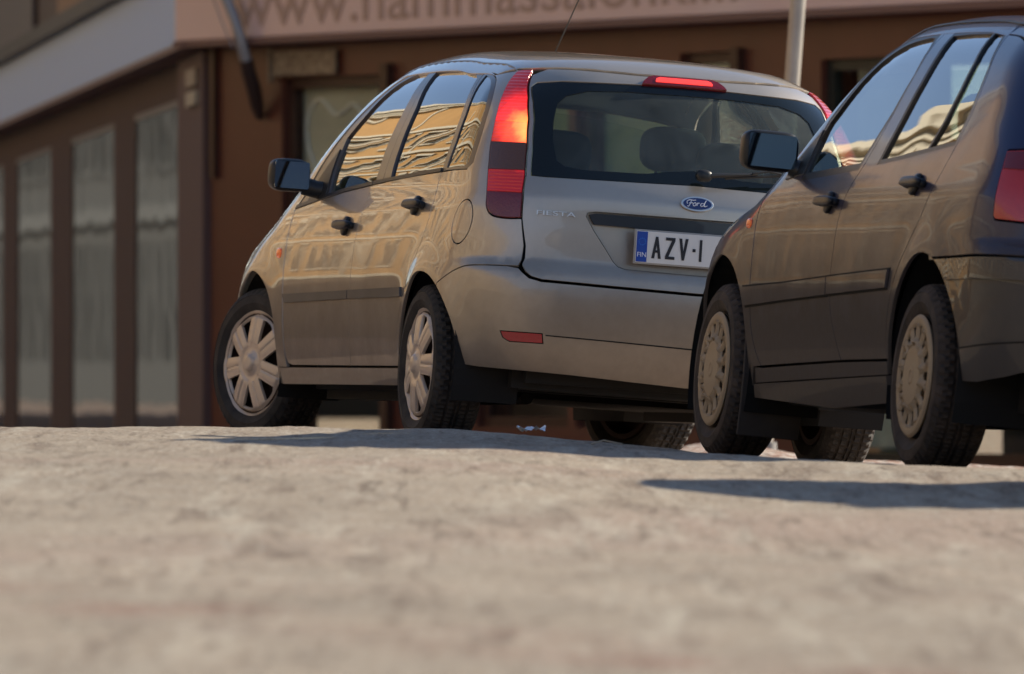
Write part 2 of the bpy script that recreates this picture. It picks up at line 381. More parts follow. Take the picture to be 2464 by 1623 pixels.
GO=Body(side=[(.10,.74),(.20,.775),(.30,.80),(.45,.822),(.60,.832),(.72,.830),(.84,.818),(.93,.790),(1.0,.765),(1.1,.728),(1.2,.690),(1.3,.645),(1.4,.592),(1.5,.52)],
 plan=[(-.8,-.05),(-.4,-.02),(0,-.004),(.8,.004),(1.6,.002),(2.4,-.012),(2.9,-.05),(3.3,-.12)],
 rear=[(.10,-.58),(.20,-.64),(.30,-.68),(.45,-.705),(.58,-.715),(.66,-.712),(.690,-.69),(.71,-.66),(.80,-.655),(.90,-.64),(.98,-.60),(1.10,-.51),(1.28,-.39),(1.34,-.36),(1.42,-.30)],
 rear_curve=[(.2,.10),(.6,.10),(.9,.12),(1.3,.16),(1.45,.2)],
 top=[(-.6,1.28),(-.38,1.385),(-.1,1.435),(.4,1.470),(.9,1.482),(1.2,1.475),(1.45,1.430),(1.65,1.33),(2.0,1.10),(2.25,.985),(2.4,.945),(2.65,.905),(3.0,.83),(3.2,.76),(3.3,.66)],
 top_curve=[(-.6,.14),(1.4,.14),(2.2,.16),(3.3,.2)],
 front=[(.1,3.15),(.25,3.26),(.45,3.31),(.6,3.30),(.75,3.20),(1.5,2.6)],
 flares=[(0,.29,.375,.014,.07,1),(2.52,.29,.37,.014,.07,-1)],
 side_scale=1.0,top_scale=.9,k_sr=.24,k_top=.12,y0=0.,y1=2.5)
# ---------------------------------------------------------------- car building
def pose_matrix(q):
    cz,sz=math.cos(q[3]),math.sin(q[3]);cx,sx=math.cos(q[4]),math.sin(q[4]);cy,sy=math.cos(q[5]),math.sin(q[5])
    R=np.array([[cz,-sz,0],[sz,cz,0],[0,0,1]])@np.array([[1,0,0],[0,cx,-sx],[0,sx,cx]])@np.array([[cy,0,sy],[0,1,0],[-sy,0,cy]])
    M=Matrix([list(r)+[0] for r in R]+[[0,0,0,1]]); M.translation=Vector((q[0],q[1],q[2]+E)); return M
UC=-0.8*PI/2          # the middle of the tail in the wrap chart
class Car:
    def __init__(s,body,root):
        s.b=body; s.root=root; s.y=np.arange(-.45,3.25,.05); s.sh=s.shoulder(s.y)
    def Wf(s,uv):
        P=s.b.W(uv); return P,s.b.grad(P)
    def Tf(s,uv):
        P=s.b.T(uv); return P,s.b.grad(P)
    def wpt(s,pts): return s.b.W(np.array(pts,float))
    def shoulder(s,ys):
        out=[]
        th=np.radians(np.arange(2,89,1.0))
        for y in ys:
            O=np.tile(np.array([[0,y,.5]]),(len(th),1)); D=np.stack([-np.cos(th),np.zeros(len(th)),np.sin(th)],1)
            P,_=s.b.ray(O,D,1.8); N=s.b.grad(P); a=np.degrees(np.arctan2(N[:,2],np.abs(N[:,0])))
            i=np.argmax((a>46)&(P[:,2]>.6)); out.append(P[i])
        out=np.array(out)
        k=np.array([1,2,3,2,1])/9
        for c in (0,2):
            e=np.pad(out[:,c],2,mode='edge'); out[:,c]=np.convolve(e,k,'valid')
        return out
    def sh_pts(s,y0,y1,step=.05,dx=0.):
        ys=np.arange(y0,y1+1e-6,step) if y1>y0 else np.arange(y0,y1-1e-6,-step)
        x=np.interp(ys,s.y,s.sh[:,0])+dx; z=np.interp(ys,s.y,s.sh[:,2]); return ys,x,z
    def shW(s,y0,y1,step=.05):
        ys,x,z=s.sh_pts(y0,y1,step); 
        P=np.stack([x,ys,z],1); U=s.b.toW(P); return [tuple(p) for p in U]
    def shT(s,y0,y1,step=.05,dx=0.):
        ys,x,z=s.sh_pts(y0,y1,step,dx); return [(a,b) for a,b in zip(x,ys)]
    def W(s,name,outer,m,holes=(),off=0.,depth=.012,ins=.0025,both=True,parent=None,grid=.028,mat_r=None,hole_ins=None,sp=.028):
        """patch on the left side, and its mirror image on the right"""
        r=[lift(name,outer,list(holes),s.Wf,m,parent or s.root,off,depth,ins,sp,grid,hole_ins=hole_ins)]
        if both: r.append(lift(name,outer,list(holes),s.Wf,m,s.root if parent is None else parent,off,depth,ins,sp,grid,mirror=True,hole_ins=hole_ins))
        return r
    def Wc(s,name,half,m,holes=(),off=0.,depth=.012,ins=.0025,parent=None,grid=.03,hole_ins=None):
        """patch across the tail: half outline from the middle round to the middle"""
        full=list(half)+[(2*UC-u,z) for u,z in reversed(half)]
        f=[full[0]]
        for p in full[1:]:
            if math.hypot(p[0]-f[-1][0],p[1]-f[-1][1])>1e-4: f.append(p)
        if math.hypot(f[0][0]-f[-1][0],f[0][1]-f[-1][1])<1e-4: f.pop()
        return lift(name,f,[h for h in holes],s.Wf,m,parent or s.root,off,depth,ins,.03,grid,hole_ins=hole_ins)
    def Tc(s,name,half,m,holes=(),off=0.,depth=.012,ins=.0025,parent=None,grid=.05,mirror_half=True):
        full=list(half)+([(-x,y) for x,y in reversed(half)] if mirror_half else [])
        f=[full[0]]
        for p in full[1:]:
            if math.hypot(p[0]-f[-1][0],p[1]-f[-1][1])>1e-4: f.append(p)
        if math.hypot(f[0][0]-f[-1][0],f[0][1]-f[-1][1])<1e-4: f.pop()
        return lift(name,f,list(holes),s.Tf,m,parent or s.root,off,depth,ins,.04,grid)
def sym(h): return list(h)+[(2*UC-u,z) for u,z in reversed(h)]
def arc(c,R,a0,a1,n=24): return [(c[0]+R*math.cos(math.radians(a0+(a1-a0)*i/n)),c[1]+R*math.sin(math.radians(a0+(a1-a0)*i/n))) for i in range(n+1)]
def ell(c,rx,rz,n=36): return [(c[0]+rx*math.cos(2*PI*i/n),c[1]+rz*math.sin(2*PI*i/n)) for i in range(n)]
def clipz(poly,z0,z1):
    def half(P,f):
        out=[]
        for i in range(len(P)):
            a=P[i-1];b=P[i];fa=f(a);fb=f(b)
            if (fa>=0)!=(fb>=0):
                t=fa/(fa-fb); out.append((a[0]+(b[0]-a[0])*t,a[1]+(b[1]-a[1])*t))
            if fb>=0: out.append(b)
        return out
    return half(half(poly,lambda p:p[1]-z0),lambda p:z1-p[1])
def near_pts(P,cond): return [p for p in P if cond(p)]

def make_wheel(parent,c,side,steer,kind,M,roll=0.):
    """steel wheel (part) with tyre and hubcap (sub-parts); local -X points outwards"""
    k=MB(); n=40
    prof=[(.02,-.03),(.09,-.03),(.12,-.045),(.17,-.04),(.185,-.075),(.19,-.075),(.19,.08),(.17,.08),(.16,.0),(.02,.0)]
    vs=[(x,r*math.cos(2*PI*i/n),r*math.sin(2*PI*i/n)) for r,x in prof for i in range(n)]
    fs=[(j*n+i,j*n+(i+1)%n,((j+1)%len(prof))*n+(i+1)%n,((j+1)%len(prof))*n+i) for j in range(len(prof)) for i in range(n)]
    k.add(vs,fs); w_=k.build('wheel',M['rust'],parent,smooth=True)
    w_.location=c; w_.rotation_euler=(roll,0,math.radians(steer)+(0 if side<0 else PI))
    # tyre
    n=300; R=.289; hw=.088
    prof=[(.192,-.070,0),(.200,-.078,0),(.215,-.088,0),(.228,-.0935,0),(.2295,-.0945,0),(.232,-.0935,0),(.245,-.094,0),(.258,-.090,0),(.2595,-.0915,0),(.262,-.089,0),(.272,-.083,1),(.281,-.075,1),(.2862,-.062,1),(.2880,-.046,1),(.2795,-.043,0),(.2795,-.036,0),(.2888,-.033,1),(.289,-.014,1),(.2800,-.012,0),(.2800,-.004,0),(.289,-.002,1)]
    full=prof+[(r,-x,g) for r,x,g in reversed(prof)]
    vs=[]; rnd=random.Random(3)
    for j,(r,x,g) in enumerate(full):
        for i in range(n):
            a=2*PI*i/n; rr=r
            if g:
                ph=(i+int(abs(x)*180))%6
                if ph in (0,1): rr-=.0075 if r>.27 else .004
            vs.append((x,rr*math.cos(a),rr*math.sin(a)))
    L=len(full); fs=[(j*n+i,j*n+(i+1)%n,(j+1)*n+(i+1)%n,(j+1)*n+i) for j in range(L-1) for i in range(n)]
    t=MB().add(vs,fs).build('tyre',M['rubber'],w_,smooth=True,angle=28)
    # hubcap
    if kind=='spoke':
        Ro=.2; A0=90+(4 if steer else -12)
        def h(y,z):
            r=np.sqrt(y*y+z*z); a=np.degrees(np.arctan2(z,y))-A0; d=(a+360/14)%(360/7)-360/14
            v=.006+.020*np.clip(1-(r/.195)**2,0,1)-.012*np.exp(-((r-.188)/.008)**2)
            arcd=r*np.radians(d)
            g=np.exp(-(arcd/.0038)**2)*((r>.075)&(r<.182)); v=v-.0055*g
            v=v-.010*np.exp(-((r-.055)/.016)**2)+.010*np.clip(1-(r/.036)**4,0,1)
            e=np.abs(arcd)/(.018+.09*np.maximum(r-.07,0)); v=v-.004*np.clip(e-.5,0,1)**2*(r>.07)
            return v
        holes=[]
        for q in range(7):
            a=A0+360/7*(q+.5)
            P=[]
            for (r,da) in ((.083,-1.5),(.172,-12.2),(.1755,-8),(.177,-4),(.177,4),(.1755,8),(.172,12.2),(.083,1.5)):
                P.append((r*math.cos(math.radians(a+da)),r*math.sin(math.radians(a+da))))
            holes.append(P)
    else:
        Ro=.19; A0=90
        def h(y,z):
            r=np.sqrt(y*y+z*z)
            v=.008+.016*(1/(1+np.exp((r-.108)/.004)))-.006*np.exp(-((r-.094)/.0022)**2)+.010*(1/(1+np.exp(-(r-.157)/.003)))-.008*np.clip((r-.180)/.01,0,1)**2
            a=np.degrees(np.arctan2(z,y))-A0; d=(a+360/28)%(360/14)-360/14/2*0-360/28
            v=v+.011*np.clip(1.3-np.abs(d)/7.0,0,1)*((r>.10)&(r<.16))
            v=v+.003*np.exp(-((r-.02)/.006)**2)
            return v
        holes=[]
        for q in range(14):
            a=A0+360/14*(q+.5); P=[]
            for (r,da) in ((.112,-5.2),(.154,-6.6),(.157,0),(.154,6.6),(.112,5.2),(.109,0)):
                P.append((r*math.cos(math.radians(a+da)),r*math.sin(math.radians(a+da))))
            holes.append(P)
    def fn(uv):
        y,z=uv[:,0],uv[:,1]; e=8e-4; hh=h(y,z); gy=(h(y+e,z)-h(y-e,z))/2/e; gz=(h(y,z+e)-h(y,z-e))/2/e
        P=np.stack([-.078-hh,y,z],1); N=np.stack([-np.ones(len(y)),-gy,-gz],1); N/=np.linalg.norm(N,axis=1,keepdims=True); return P,N
    lift('hubcap',arc((0,0),Ro,0,357,119),holes,fn,M['cap_'+kind],w_,0,.012,0,.005,.0062)
    return w_

def make_seat(parent,x,y,m,z0=.45,top=1.0,w_=.46,head=True,lean=.12):
    k=MB(); k.superell((x,y+.22,z0),(w_/2,.26,.09),3.4); k.superell((x,y-.03,(z0+top)/2),(w_/2,.07,(top-z0)/2+.05),3.6,Matrix.Translation((0,0,0)))
    if head:
        k.tube([(x-.06,y-.05,top-.02),(x-.06,y-.06,top+.09)],.006,8); k.tube([(x+.06,y-.05,top-.02),(x+.06,y-.06,top+.09)],.006,8)
        k.superell((x,y-.055,top+.14),(.125,.05,.085),3.2)
    return k.build('seat',m,parent,smooth=True,angle=60)

def handle(parent,car,u,z,m,L=.20):
    """pull handle with its round lock plate, left and right"""
    P=car.wpt([(u,z)])[0]; N=car.b.grad(P[None])[0]
    for sgn in (1,-1):
        k=MB(); n=Vector((N[0]*sgn,N[1],N[2])); p=Vector((P[0]*sgn,P[1],P[2]))
        M=frame_M(p,(0,1,0),n.cross(Vector((0,1,0)))*(-1)); 
        out=1 if (M.to_3x3()@Vector((0,0,1))).dot(n)>0 else -1
        k.superell((0,0,out*.026),(L/2*1.1,.0165,.014),3.2,M)
        k.superell((0,0,out*.006),(.030,.037,.014),2.6,M)
        k.superell((-L*.43,0,out*.012),(.018,.014,.018),2.6,M); k.superell((L*.43,0,out*.012),(.018,.014,.018),2.6,M)
        k.build('handle',m,parent if sgn>0 else parent,smooth=True,angle=60)
# ---------------------------------------------------------------- the silver hatchback
POSE_F=(.43568,35.75615,-.32249,.2709,.002,.070)
POSE_G=(2.00797,30.80896,-.38453,.22937,.00897,.09496)
def build_silver():
    root=empty('hatchback_car'); root.matrix_world=pose_matrix(POSE_F)
    tag(root,'silver five-door hatchback with lit red brake lights and black door mirror, licence plate AZV-1','car','cars on the street')
    dust=(.17,.135,.10)
    M=dict(
      paint=dirt_paint('silver_paint',(.50,.44,.365),.62,.36,dust,.80,.26,.74,wob=.0013,cr=.035),
      rubber=mat('tyre_rubber',(.016,.015,.014),.78,noise_amt=.0,col2=(.045,.038,.032),nscale=14,bump=.25,bscale=90),
      rust=mat('brown_wheel_steel',(.035,.016,.011),.7,.3),
      cap_spoke=dirt_paint('hubcap_silver',(.74,.60,.46),.25,.36,(.34,.28,.22),9,8,.15,coat=.5),
      black=mat('satin_black_plastic',(.016,.017,.018),.42,bump=.08,bscale=300),
      trim=mat('door_frame_plastic',(.075,.062,.058),.30,coat=.35,coat_rough=.15),
      mold=mat('grey_moulding',(.085,.078,.072),.5,noise_amt=.25),
      gap=mat('dark_cavity',(.006,.006,.006),.9),
      under=mat('underbody_black',(.012,.011,.010),.85,noise_amt=.4),
      sglass=glass_mat('side_glass',(.20,.25,.24),1.75,2.0,wob=.0013),
      rglass=glass_mat('rear_glass',(.70,.80,.72),1.45,1.0,wob=.0005,film=.24,filmcol=(.32,.36,.33)),
      wglass=glass_mat('windscreen_glass',(.85,.92,.84),1.4,1.0),
      frit=mat('black_frit_glass',(.010,.014,.015),.06,coat=.25,spec=.35),
      red=lamp_mat('red_lens',(.45,.006,.014),(.572,.32,1.125),.20,(1,.30,.06),(.9,.02,.015),1.3),
      lit=lamp_mat('lit_brake_lens',(.5,.02,.01),(.565,.33,1.118),.17,(1,.34,.08),(1,.05,.02),1.35),
      lit2=mat('glowing_red_lens',(.45,.02,.02),.2,coat=.6,emis=(1,.05,.04),estr=.8,bump=.2,bscale=120,noise_amt=.4,nscale=40),
      smoke=mat('smoked_lens',(.13,.055,.03),.14,coat=.7,bump=.2,bscale=120),
      dred=mat('deep_red_lens',(.16,.004,.008),.15,coat=.7,bump=.2,bscale=120),
      amber=mat('amber_lens',(.75,.12,.02),.2,coat=.6,emis=(1,.2,.05),estr=.12),
      seat=mat('dark_seat_fabric',(.022,.026,.034),.9),
      chrome=mat('chrome',(.72,.70,.66),.28,.85), blue=mat('badge_blue',(.008,.022,.13),.2,coat=1),
      plate=mat('plate_white',(.72,.72,.70),.45,coat=.3), pblue=mat('plate_blue',(.01,.06,.36),.4), ink=mat('plate_ink',(.012,.012,.016),.5), white=mat('white_ink',(.75,.78,.85),.4),
      lamp=mat('headlamp_glass',(.5,.52,.54),.06,.4,coat=1), mirror=mat('mirror_glass',(.11,.12,.14),.03,1.0),
    )
    c=Car(FI,root); P=M['paint']
    # --- greenhouse curves, from the front pillar to the rear quarter
    dlo=cr([(2.03,.868),(1.93,.945),(1.80,1.055),(1.70,1.135),(1.58,1.215),(1.45,1.290),(1.34,1.345),(1.20,1.385),(1.0,1.402),(.785,1.401),(.468,1.383),(.188,1.356),(.013,1.330),(-.085,1.296),(-.16,1.24),(-.205,1.17),(-.238,1.095),(-.258,1.01)],5)
    belt=[(-.225,.985),(-.10,.984),(.066,.979),(.5,.966),(.873,.947),(1.342,.925),(1.7,.898),(2.03,.868)]
    fshut=[(2.03,.868),(2.025,.75),(2.01,.6),(1.995,.45),(1.985,.36),(1.966,.312),(1.93,.287),(1.87,.279)]
    rdoor_rear=cr([(.066,.979),(.066,.93),(.045,.86),(.045,.78),(.085,.69),(.16,.60),(.235,.53),(.285,.45),(.305,.37),(.285,.31),(.25,.278)],3)
    ARC=(-.045,.28); AR=.335
    a_end=180+math.degrees(math.asin(-(.288-.28)/AR)); 
    arch_r=arc(ARC,AR,6,181,30)            # from the door side up and over to the bumper side
    arch_f=arc((2.45,.285),.350,0,168,30)
    # quarter panel + roof rail + pillars: one body side
    shl=c.shW(1.95,-.02,.06)
    lampo=cr([(-.233,1.358),(-.150,1.352),(-.165,1.320),(-.205,1.270),(-.235,1.226),(-.262,1.183),(-.292,1.130),(-.318,1.076),(-.347,1.023),(-.376,.960),(-.402,.898),(-.414,.857),(-.433,.829),(-.462,.816),(-.510,.812),(-.556,.815)],4)
    lampi=[(-.556,.815),(-.549,.889),(-.530,.967),(-.488,1.071),(-.430,1.176),(-.362,1.256),(-.262,1.338),(-.233,1.358)]
    btop=cr([(-.232,.575),(-.301,.612),(-.37,.636),(-.441,.643),(-.575,.646)],4)
    a_h=math.degrees(math.acos((-.232-ARC[0])/AR))
    shoulder_end=(-.150,1.356)
    side=[(2.06,.868)]+[p for p in shl]+[shoulder_end]+lampo[4:]+[(-.575,.72),(-.575,.646)]+btop[::-1][1:]
    side+=[p for p in arc(ARC,AR,math.degrees(math.atan2(.575-.28,-.232+.045)),6,26)]+[(.29,.278)]
    side+=rdoor_rear[::-1]+belt[::-1][-2:][::-1][::-1][:0]+[(.066,.979),(-.10,.984),(-.225,.985)]+dlo[::-1]
    flap=ell((-.303,.795),.060,.080)
    L=c.W('body_side',side,P,[flap],grid=.026)
    for o in c.W('fuel_flap',flap,P,ins=.003,both=False,depth=.006,grid=.02): pass
    # doors: panel, dark window frame, glass, handle, moulding
    bs=.985
    fd=fshut+[(bs,.278),(bs,.6),(.975,.80),(.955,.944),(1.342,.925),(1.7,.898)]
    fdo=c.W('door',fd,P,grid=.028)
    rd=[(bs-.001,.278),(.25,.278)]+rdoor_rear[::-1][1:]+[(.5,.966),(.955,.944),(.975,.80),(bs,.6)]
    rdo=c.W('door',rd,P,grid=.028)
    FG=cr([(1.60,.920),(1.61,1.00),(1.605,1.10)],3)[:-1]+cr([(1.605,1.135),(1.50,1.21),(1.40,1.283),(1.28,1.343),(1.15,1.371),(1.0,1.381)],4)+[(.972,1.372),(.945,1.258),(.948,1.144),(.940,1.03),(.937,.958),(1.342,.934)]
    RG=[(.885,1.380),(.575,1.372),(.30,1.350),(.225,1.330),(.165,1.27),(.108,1.180),(.078,1.09),(.072,.992),(.42,.980),(.735,.966),(.755,1.09),(.788,1.232)]
    QG=cr([(.150,1.340),(.075,1.328),(.005,1.310),(-.060,1.282),(-.125,1.23),(-.168,1.165),(-.198,1.09),(-.215,1.01)],3)+[(-.185,.998),(.018,.994),(.018,1.09),(.055,1.19),(.105,1.27)]
    spl=[(.905,1.402),(.875,1.32),(.850,1.22),(.838,1.09),(.838,.95)]
    ff=[p for p in dlo if p[0]>.905]+spl+[(1.342,.925),(1.7,.898)]
    for i,o in enumerate(c.W('window_frame',ff,M['trim'],[FG],off=-.003,ins=.001,depth=.014,grid=.026)): o.parent=fdo[i]
    for i,o in enumerate(c.W('window_glass',inset(FG,-.008),M['sglass'],off=-.011,ins=0,depth=.003,grid=.035)): o.parent=fdo[i]
    lq=[(.215,1.360),(.125,1.27),(.058,1.18),(.028,1.09),(.030,.982)]
    rf=[p for p in dlo if .225<p[0]<.90][:]+lq+[(.5,.966),(.836,.95)]+spl[::-1][1:]
    for i,o in enumerate(c.W('window_frame',rf,M['trim'],[RG],off=-.003,ins=.001,depth=.014,grid=.026)): o.parent=rdo[i]
    for i,o in enumerate(c.W('window_glass',inset(RG,-.008),M['sglass'],off=-.011,ins=0,depth=.003,grid=.035)): o.parent=rdo[i]
    qf=[p for p in dlo if p[0]<.20]+[(-.225,.986),(.026,.984),(.024,1.09),(.054,1.18),(.121,1.27),(.205,1.358)]
    qo=c.W('quarter_window',inset(QG,-.006),M['sglass'],off=-.006,ins=0,depth=.003,grid=.03)
    for i,o in enumerate(c.W('window_frame',qf,M['trim'],[QG],off=-.002,ins=.001,depth=.012,grid=.026)): o.parent=qo[i]
    # belt strip and the blunt side moulding
    bl=[(1.62,.9105),(1.342,.930),(.96,.950)]; 
    for a in ([(2.02,.8705),(1.342,.9265),(.96,.9455),(.96,.958),(1.342,.939),(2.02,.884)],[(.95,.946),(.07,.980),(.07,.993),(.95,.959)]):
        i0=0 if a[0][0]>1 else 1
        for i,o in enumerate(c.W('belt_strip',a,M['black'],off=.004,ins=0,depth=.010,grid=.05)): o.parent=(fdo,rdo)[i0][i]
    for i,o in enumerate(c.W('side_moulding',[(1.985,.546),(1.2,.552),(.997,.555),(.997,.524),(1.95,.514)],M['mold'],off=.009,ins=0,depth=.012,grid=.05)): o.parent=fdo[i]
    for i,o in enumerate(c.W('side_moulding',[(.985,.555),(.26,.562),(.245,.528),(.985,.524)],M['mold'],off=.009,ins=0,depth=.012,grid=.05)): o.parent=rdo[i]
    for (dd,u,z) in ((fdo,1.145,.792),(rdo,.235,.856)):
        k0=len(bpy.data.objects); handle(root,c,u,z,M['black'],.20)
        hs=[o for o in root.children if o.name.startswith('handle')]
        hs[-2].parent=dd[0]; hs[-1].parent=dd[1]
    # sill, fender, front end
    c.W('sill',[(2.07,.272),(.27,.272),(.275,.21),(2.06,.21)],P,ins=.001,grid=.03,depth=.03)
    fen=[(2.035,.868)]+[(2.030,.75),(2.016,.6),(2.0,.45),(1.99,.36),(1.97,.300),(1.955,.272),(2.07,.272),(2.075,.21),(2.108,.215)]+arc((2.45,.285),.350,190,15,30)+[(2.86,.50),(3.05,.60),(3.10,.66),(2.85,.72),(2.80,.78),(2.86,.80)]+c.shW(2.92,1.97,.06)
    c.W('fender',fen,P,grid=.028)
    for sgn in (1,-1):
        p=c.wpt([(2.12,.702)])[0]; k=MB(); k.superell((p[0]*sgn,p[1],p[2]),(.009,.034,.020),2.4); k.build('side_marker',M['amber'],root,smooth=True)
    UF=2.5+.8*PI/2
    def front(name,half,m,**kw):
        full=list(half)+[(2*UF-u,z) for u,z in reversed(half)]
        return lift(name,full,[],c.Wf,m,root,kw.get('off',0),.012,.0025,.03,.04)
    front('front_bumper',[(2.80,.22),(2.83,.40),(2.87,.50),(3.05,.595),(3.3,.60),(UF-.01,.60),(UF-.01,.22)],P)
    front('grille',[(3.33,.61),(3.36,.68),(UF-.01,.69),(UF-.01,.61)],M['black'],off=-.01)
    c.W('headlight',[(2.82,.78),(2.86,.72),(3.10,.665),(3.06,.61),(3.32,.61),(3.34,.70),(3.2,.76),(2.95,.80)],M['lamp'],grid=.03)
    c.Tc('bonnet',[(0,2.62)]+c.shT(2.62,3.14,.04,.006)+[(-.3,3.20),(0,3.23)],P)
    ws=[(0,1.77)]+c.shT(1.80,2.50,.05,.060)+[(-.55,2.58),(0,2.60)]
    c.Tc('windscreen',ws,M['wglass'],off=-.008,depth=.003)
    pil=c.shT(1.70,2.60,.05)+c.shT(2.52,1.77,.05,.062)+[(-.60,1.74)]
    for sgn in (False,True): lift('windscreen_pillar',pil,[],c.Tf,P,root,0,.015,.001,.03,.03,mirror=sgn)
    c.Tc('cowl',[(0,2.60),(-.55,2.585)]+c.shT(2.56,2.62,.03,.01)+[(0,2.62)],M['black'],off=-.012)
    # roof
    tailT=[tuple(p[:2]) for p in c.wpt([(-.20,1.364),(-.30,1.369),(-.425,1.371),(-.6,1.369),(-.839,1.366),(-1.05,1.366),(UC,1.367)])]
    roof=[(0,1.75)]+c.shT(1.72,-.02,.05)+tailT
    ro=c.Tc('roof',roof,P,grid=.05)
    for sgn in (1,-1):
        ys,x,z=c.sh_pts(1.6,-.15,.1,.05); 
        T=c.b.T(np.stack([x,ys],1)); MB().tube([(p[0]*sgn,p[1],p[2]-.0015) for p in T],.004,6).build('drip_moulding',M['trim'],ro,smooth=True)
    MB().tube([(0,1.50,1.452),(0,1.44,1.487)],[.014,.008],10).add([],[]).tube([(0,1.44,1.487),(0,1.08,1.73),(0,1.0,1.785)],[.003,.0024,.002],8).build('antenna',M['black'],root,smooth=True)
    # --- tail
    gl=[(UC,1.327),(-.866,1.326),(-.45,1.319),(-.335,1.309),(-.330,1.295)]+[(-.40,1.238),(-.452,1.176),(-.508,1.071),(-.548,.971),(-.60,.969),(-.955,.973),(UC,.977)]
    rec=[(UC,.855),(-.80,.855),(-.772,.850),(-.768,.838),(-.80,.79),(-.885,.685),(-.905,.670),(-.94,.662),(UC,.658)]
    tg=[(UC,1.364),(-.839,1.362),(-.6,1.365),(-.425,1.367),(-.30,1.365),(-.262,1.338),(-.362,1.256),(-.430,1.176),(-.488,1.071),(-.530,.967),(-.549,.889),(-.556,.815),(-.578,.72),(-.582,.652),(-.60,.632),(-.625,.612),(-.66,.603),(-.9,.597),(UC,.592)]
    bl_=[(UC,1.358),(-.97,1.358),(-.930,1.352),(-.900,1.338),(-.893,1.327),(UC,1.328)]
    gate=c.Wc('tailgate',tg,P,[sym(gl),sym(rec)],grid=.026)
    inner=[(UC,1.300),(-.80,1.298),(-.60,1.290),(-.52,1.268),(-.505,1.24),(-.530,1.18),(-.575,1.09),(-.615,1.03),(-.65,1.012),(-.72,1.004),(-1.0,1.008),(-1.10,1.02),(UC,1.030)]
    c.Wc('window_band',gl,M['frit'],[sym(inner)],off=-.002,ins=.001,parent=gate,depth=.004)
    c.Wc('rear_window',inset(sym(inner),-.012)[:0] or inner,M['rglass'],off=-.005,ins=-.012,parent=gate,depth=.001)
    br=c.Wc('brake_light',bl_,M['dred'],off=.010,ins=0,parent=gate,depth=.02)
    c.Wc('lit_strip',[(UC,1.352),(-1.03,1.352),(-1.0,1.348),(-.995,1.340),(-1.0,1.336),(UC,1.336)],M['lit2'],off=.012,ins=0,parent=gate,depth=.003)
    # plate recess: floor, walls and the dark grip bar above
    def recess_fn(uv):
        Pp=c.b.W(uv); N=np.tile(np.array([[0,-1.,.03]]),(len(uv),1)); N/=np.linalg.norm(N,axis=1,keepdims=True)
        zz=Pp[:,2]; Q=Pp.copy(); Q[:,1]=np.maximum(Pp[:,1]+.004,-.548+.0*zz-.020*(.855-zz)/.2); return Q,N
    lift('plate_recess',sym([(u,z) for u,z in rec]),[],recess_fn,P,gate,0,0,-.002,.03,.03)
    k=MB(); rp=inset(sym(rec),-.0005); rp=resample(rp,.03); A=c.b.W(np.array(rp)); B=A.copy(); B[:,1]=np.maximum(A[:,1]+.004,-.548-.020*(.855-A[:,2])/.2)+.001
    n=len(rp); k.add([tuple(p) for p in A]+[tuple(p) for p in B],[(i,(i+1)%n,n+(i+1)%n,n+i) for i in range(n)]); k.build('recess_rim',P,gate,smooth=True)
    grip=[(UC,.851),(-.80,.851),(-.779,.846),(-.785,.832),(-.80,.812),(UC,.808)]
    c.Wc('grip_bar',grip,mat('grip_dark',(.018,.020,.024),.35,coat=.3),off=-.006,ins=0,parent=gate,depth=.03)
    # plate
    pz=.7455; pm=frame_M((0.0,-.6025,pz),(1,0,0),(0,.02,1))
    k=MB(); k.prism([(-.228,-.0615),(.228,-.0615),(.228,.0615),(-.228,.0615)],-.002,.004,pm); pf=k.build('plate_frame',mat('plate_rim',(.34,.33,.31),.4),gate,bevel=.002)
    lp=MB().prism([(-.2215,-.0555),(.2215,-.0555),(.2215,.0555),(-.2215,.0555)],.0042,.006,pm).build('licence_plate',M['plate'],root,bevel=.001)
    MB().prism([(-.2195,-.0535),(-.180,-.0535),(-.180,.0535),(-.2195,.0535)],.0062,.0068,pm).build('country_band',M['pblue'],lp)
    def T(s,x,y,size,m,w_=None,bold=0.,par=lp): 
        Mx=pm@Matrix.Translation((x,y,.0072)); return text_mesh('lettering',s,size,m,Mx,par,.0006,width=w_,bold=bold)
    T('FIN',-.199,-.036,.024,M['white'],.032,.0)
    k=MB()
    for i in range(12): 
        a=2*PI*i/12; k.prism([(-.199+.012*math.cos(a)+.0022*math.cos(b*PI/3),.018+.012*math.sin(a)+.0022*math.sin(b*PI/3)) for b in range(6)],.0068,.0074,pm)
    k.build('star_ring',mat('star_tint',(.02,.14,.55),.4),lp)
    for ch,x0,x1 in (('A',-.163,-.128),('Z',-.113,-.078),('V',-.064,-.030),('I',.012,.0215)):
        S=.0575*1.0
        if ch=='I': MB().prism([(x0,-.0385),(x1,-.0385),(x1,.0385),(x0,.0385)],.0066,.0078,pm).build('lettering',M['ink'],lp)
        else:
            h=.0385; t=.0105
            if ch=='A': polys=[[(x0,-h),(x0+t,-h),((x0+x1)/2+t*.42,h),((x0+x1)/2-t*.42,h)],[(x1-t,-h),(x1,-h),((x0+x1)/2+t*.42,h),((x0+x1)/2-t*.42,h)],[(x0+.006,-.018),(x1-.006,-.018),(x1-.009,-.009),(x0+.009,-.009)]]
            elif ch=='Z': polys=[[(x0,h-t),(x1,h-t),(x1,h),(x0,h)],[(x0,-h),(x1,-h),(x1,-h+t),(x0,-h+t)],[(x0,-h+t),(x0+t*1.2,-h+t),(x1,h-t),(x1-t*1.2,h-t)]]
            else: polys=[[(x0,h),(x0+t,h),((x0+x1)/2+t*.42,-h),((x0+x1)/2-t*.42,-h)],[(x1-t,h),(x1,h),((x0+x1)/2+t*.42,-h),((x0+x1)/2-t*.42,-h)]]
            k=MB()
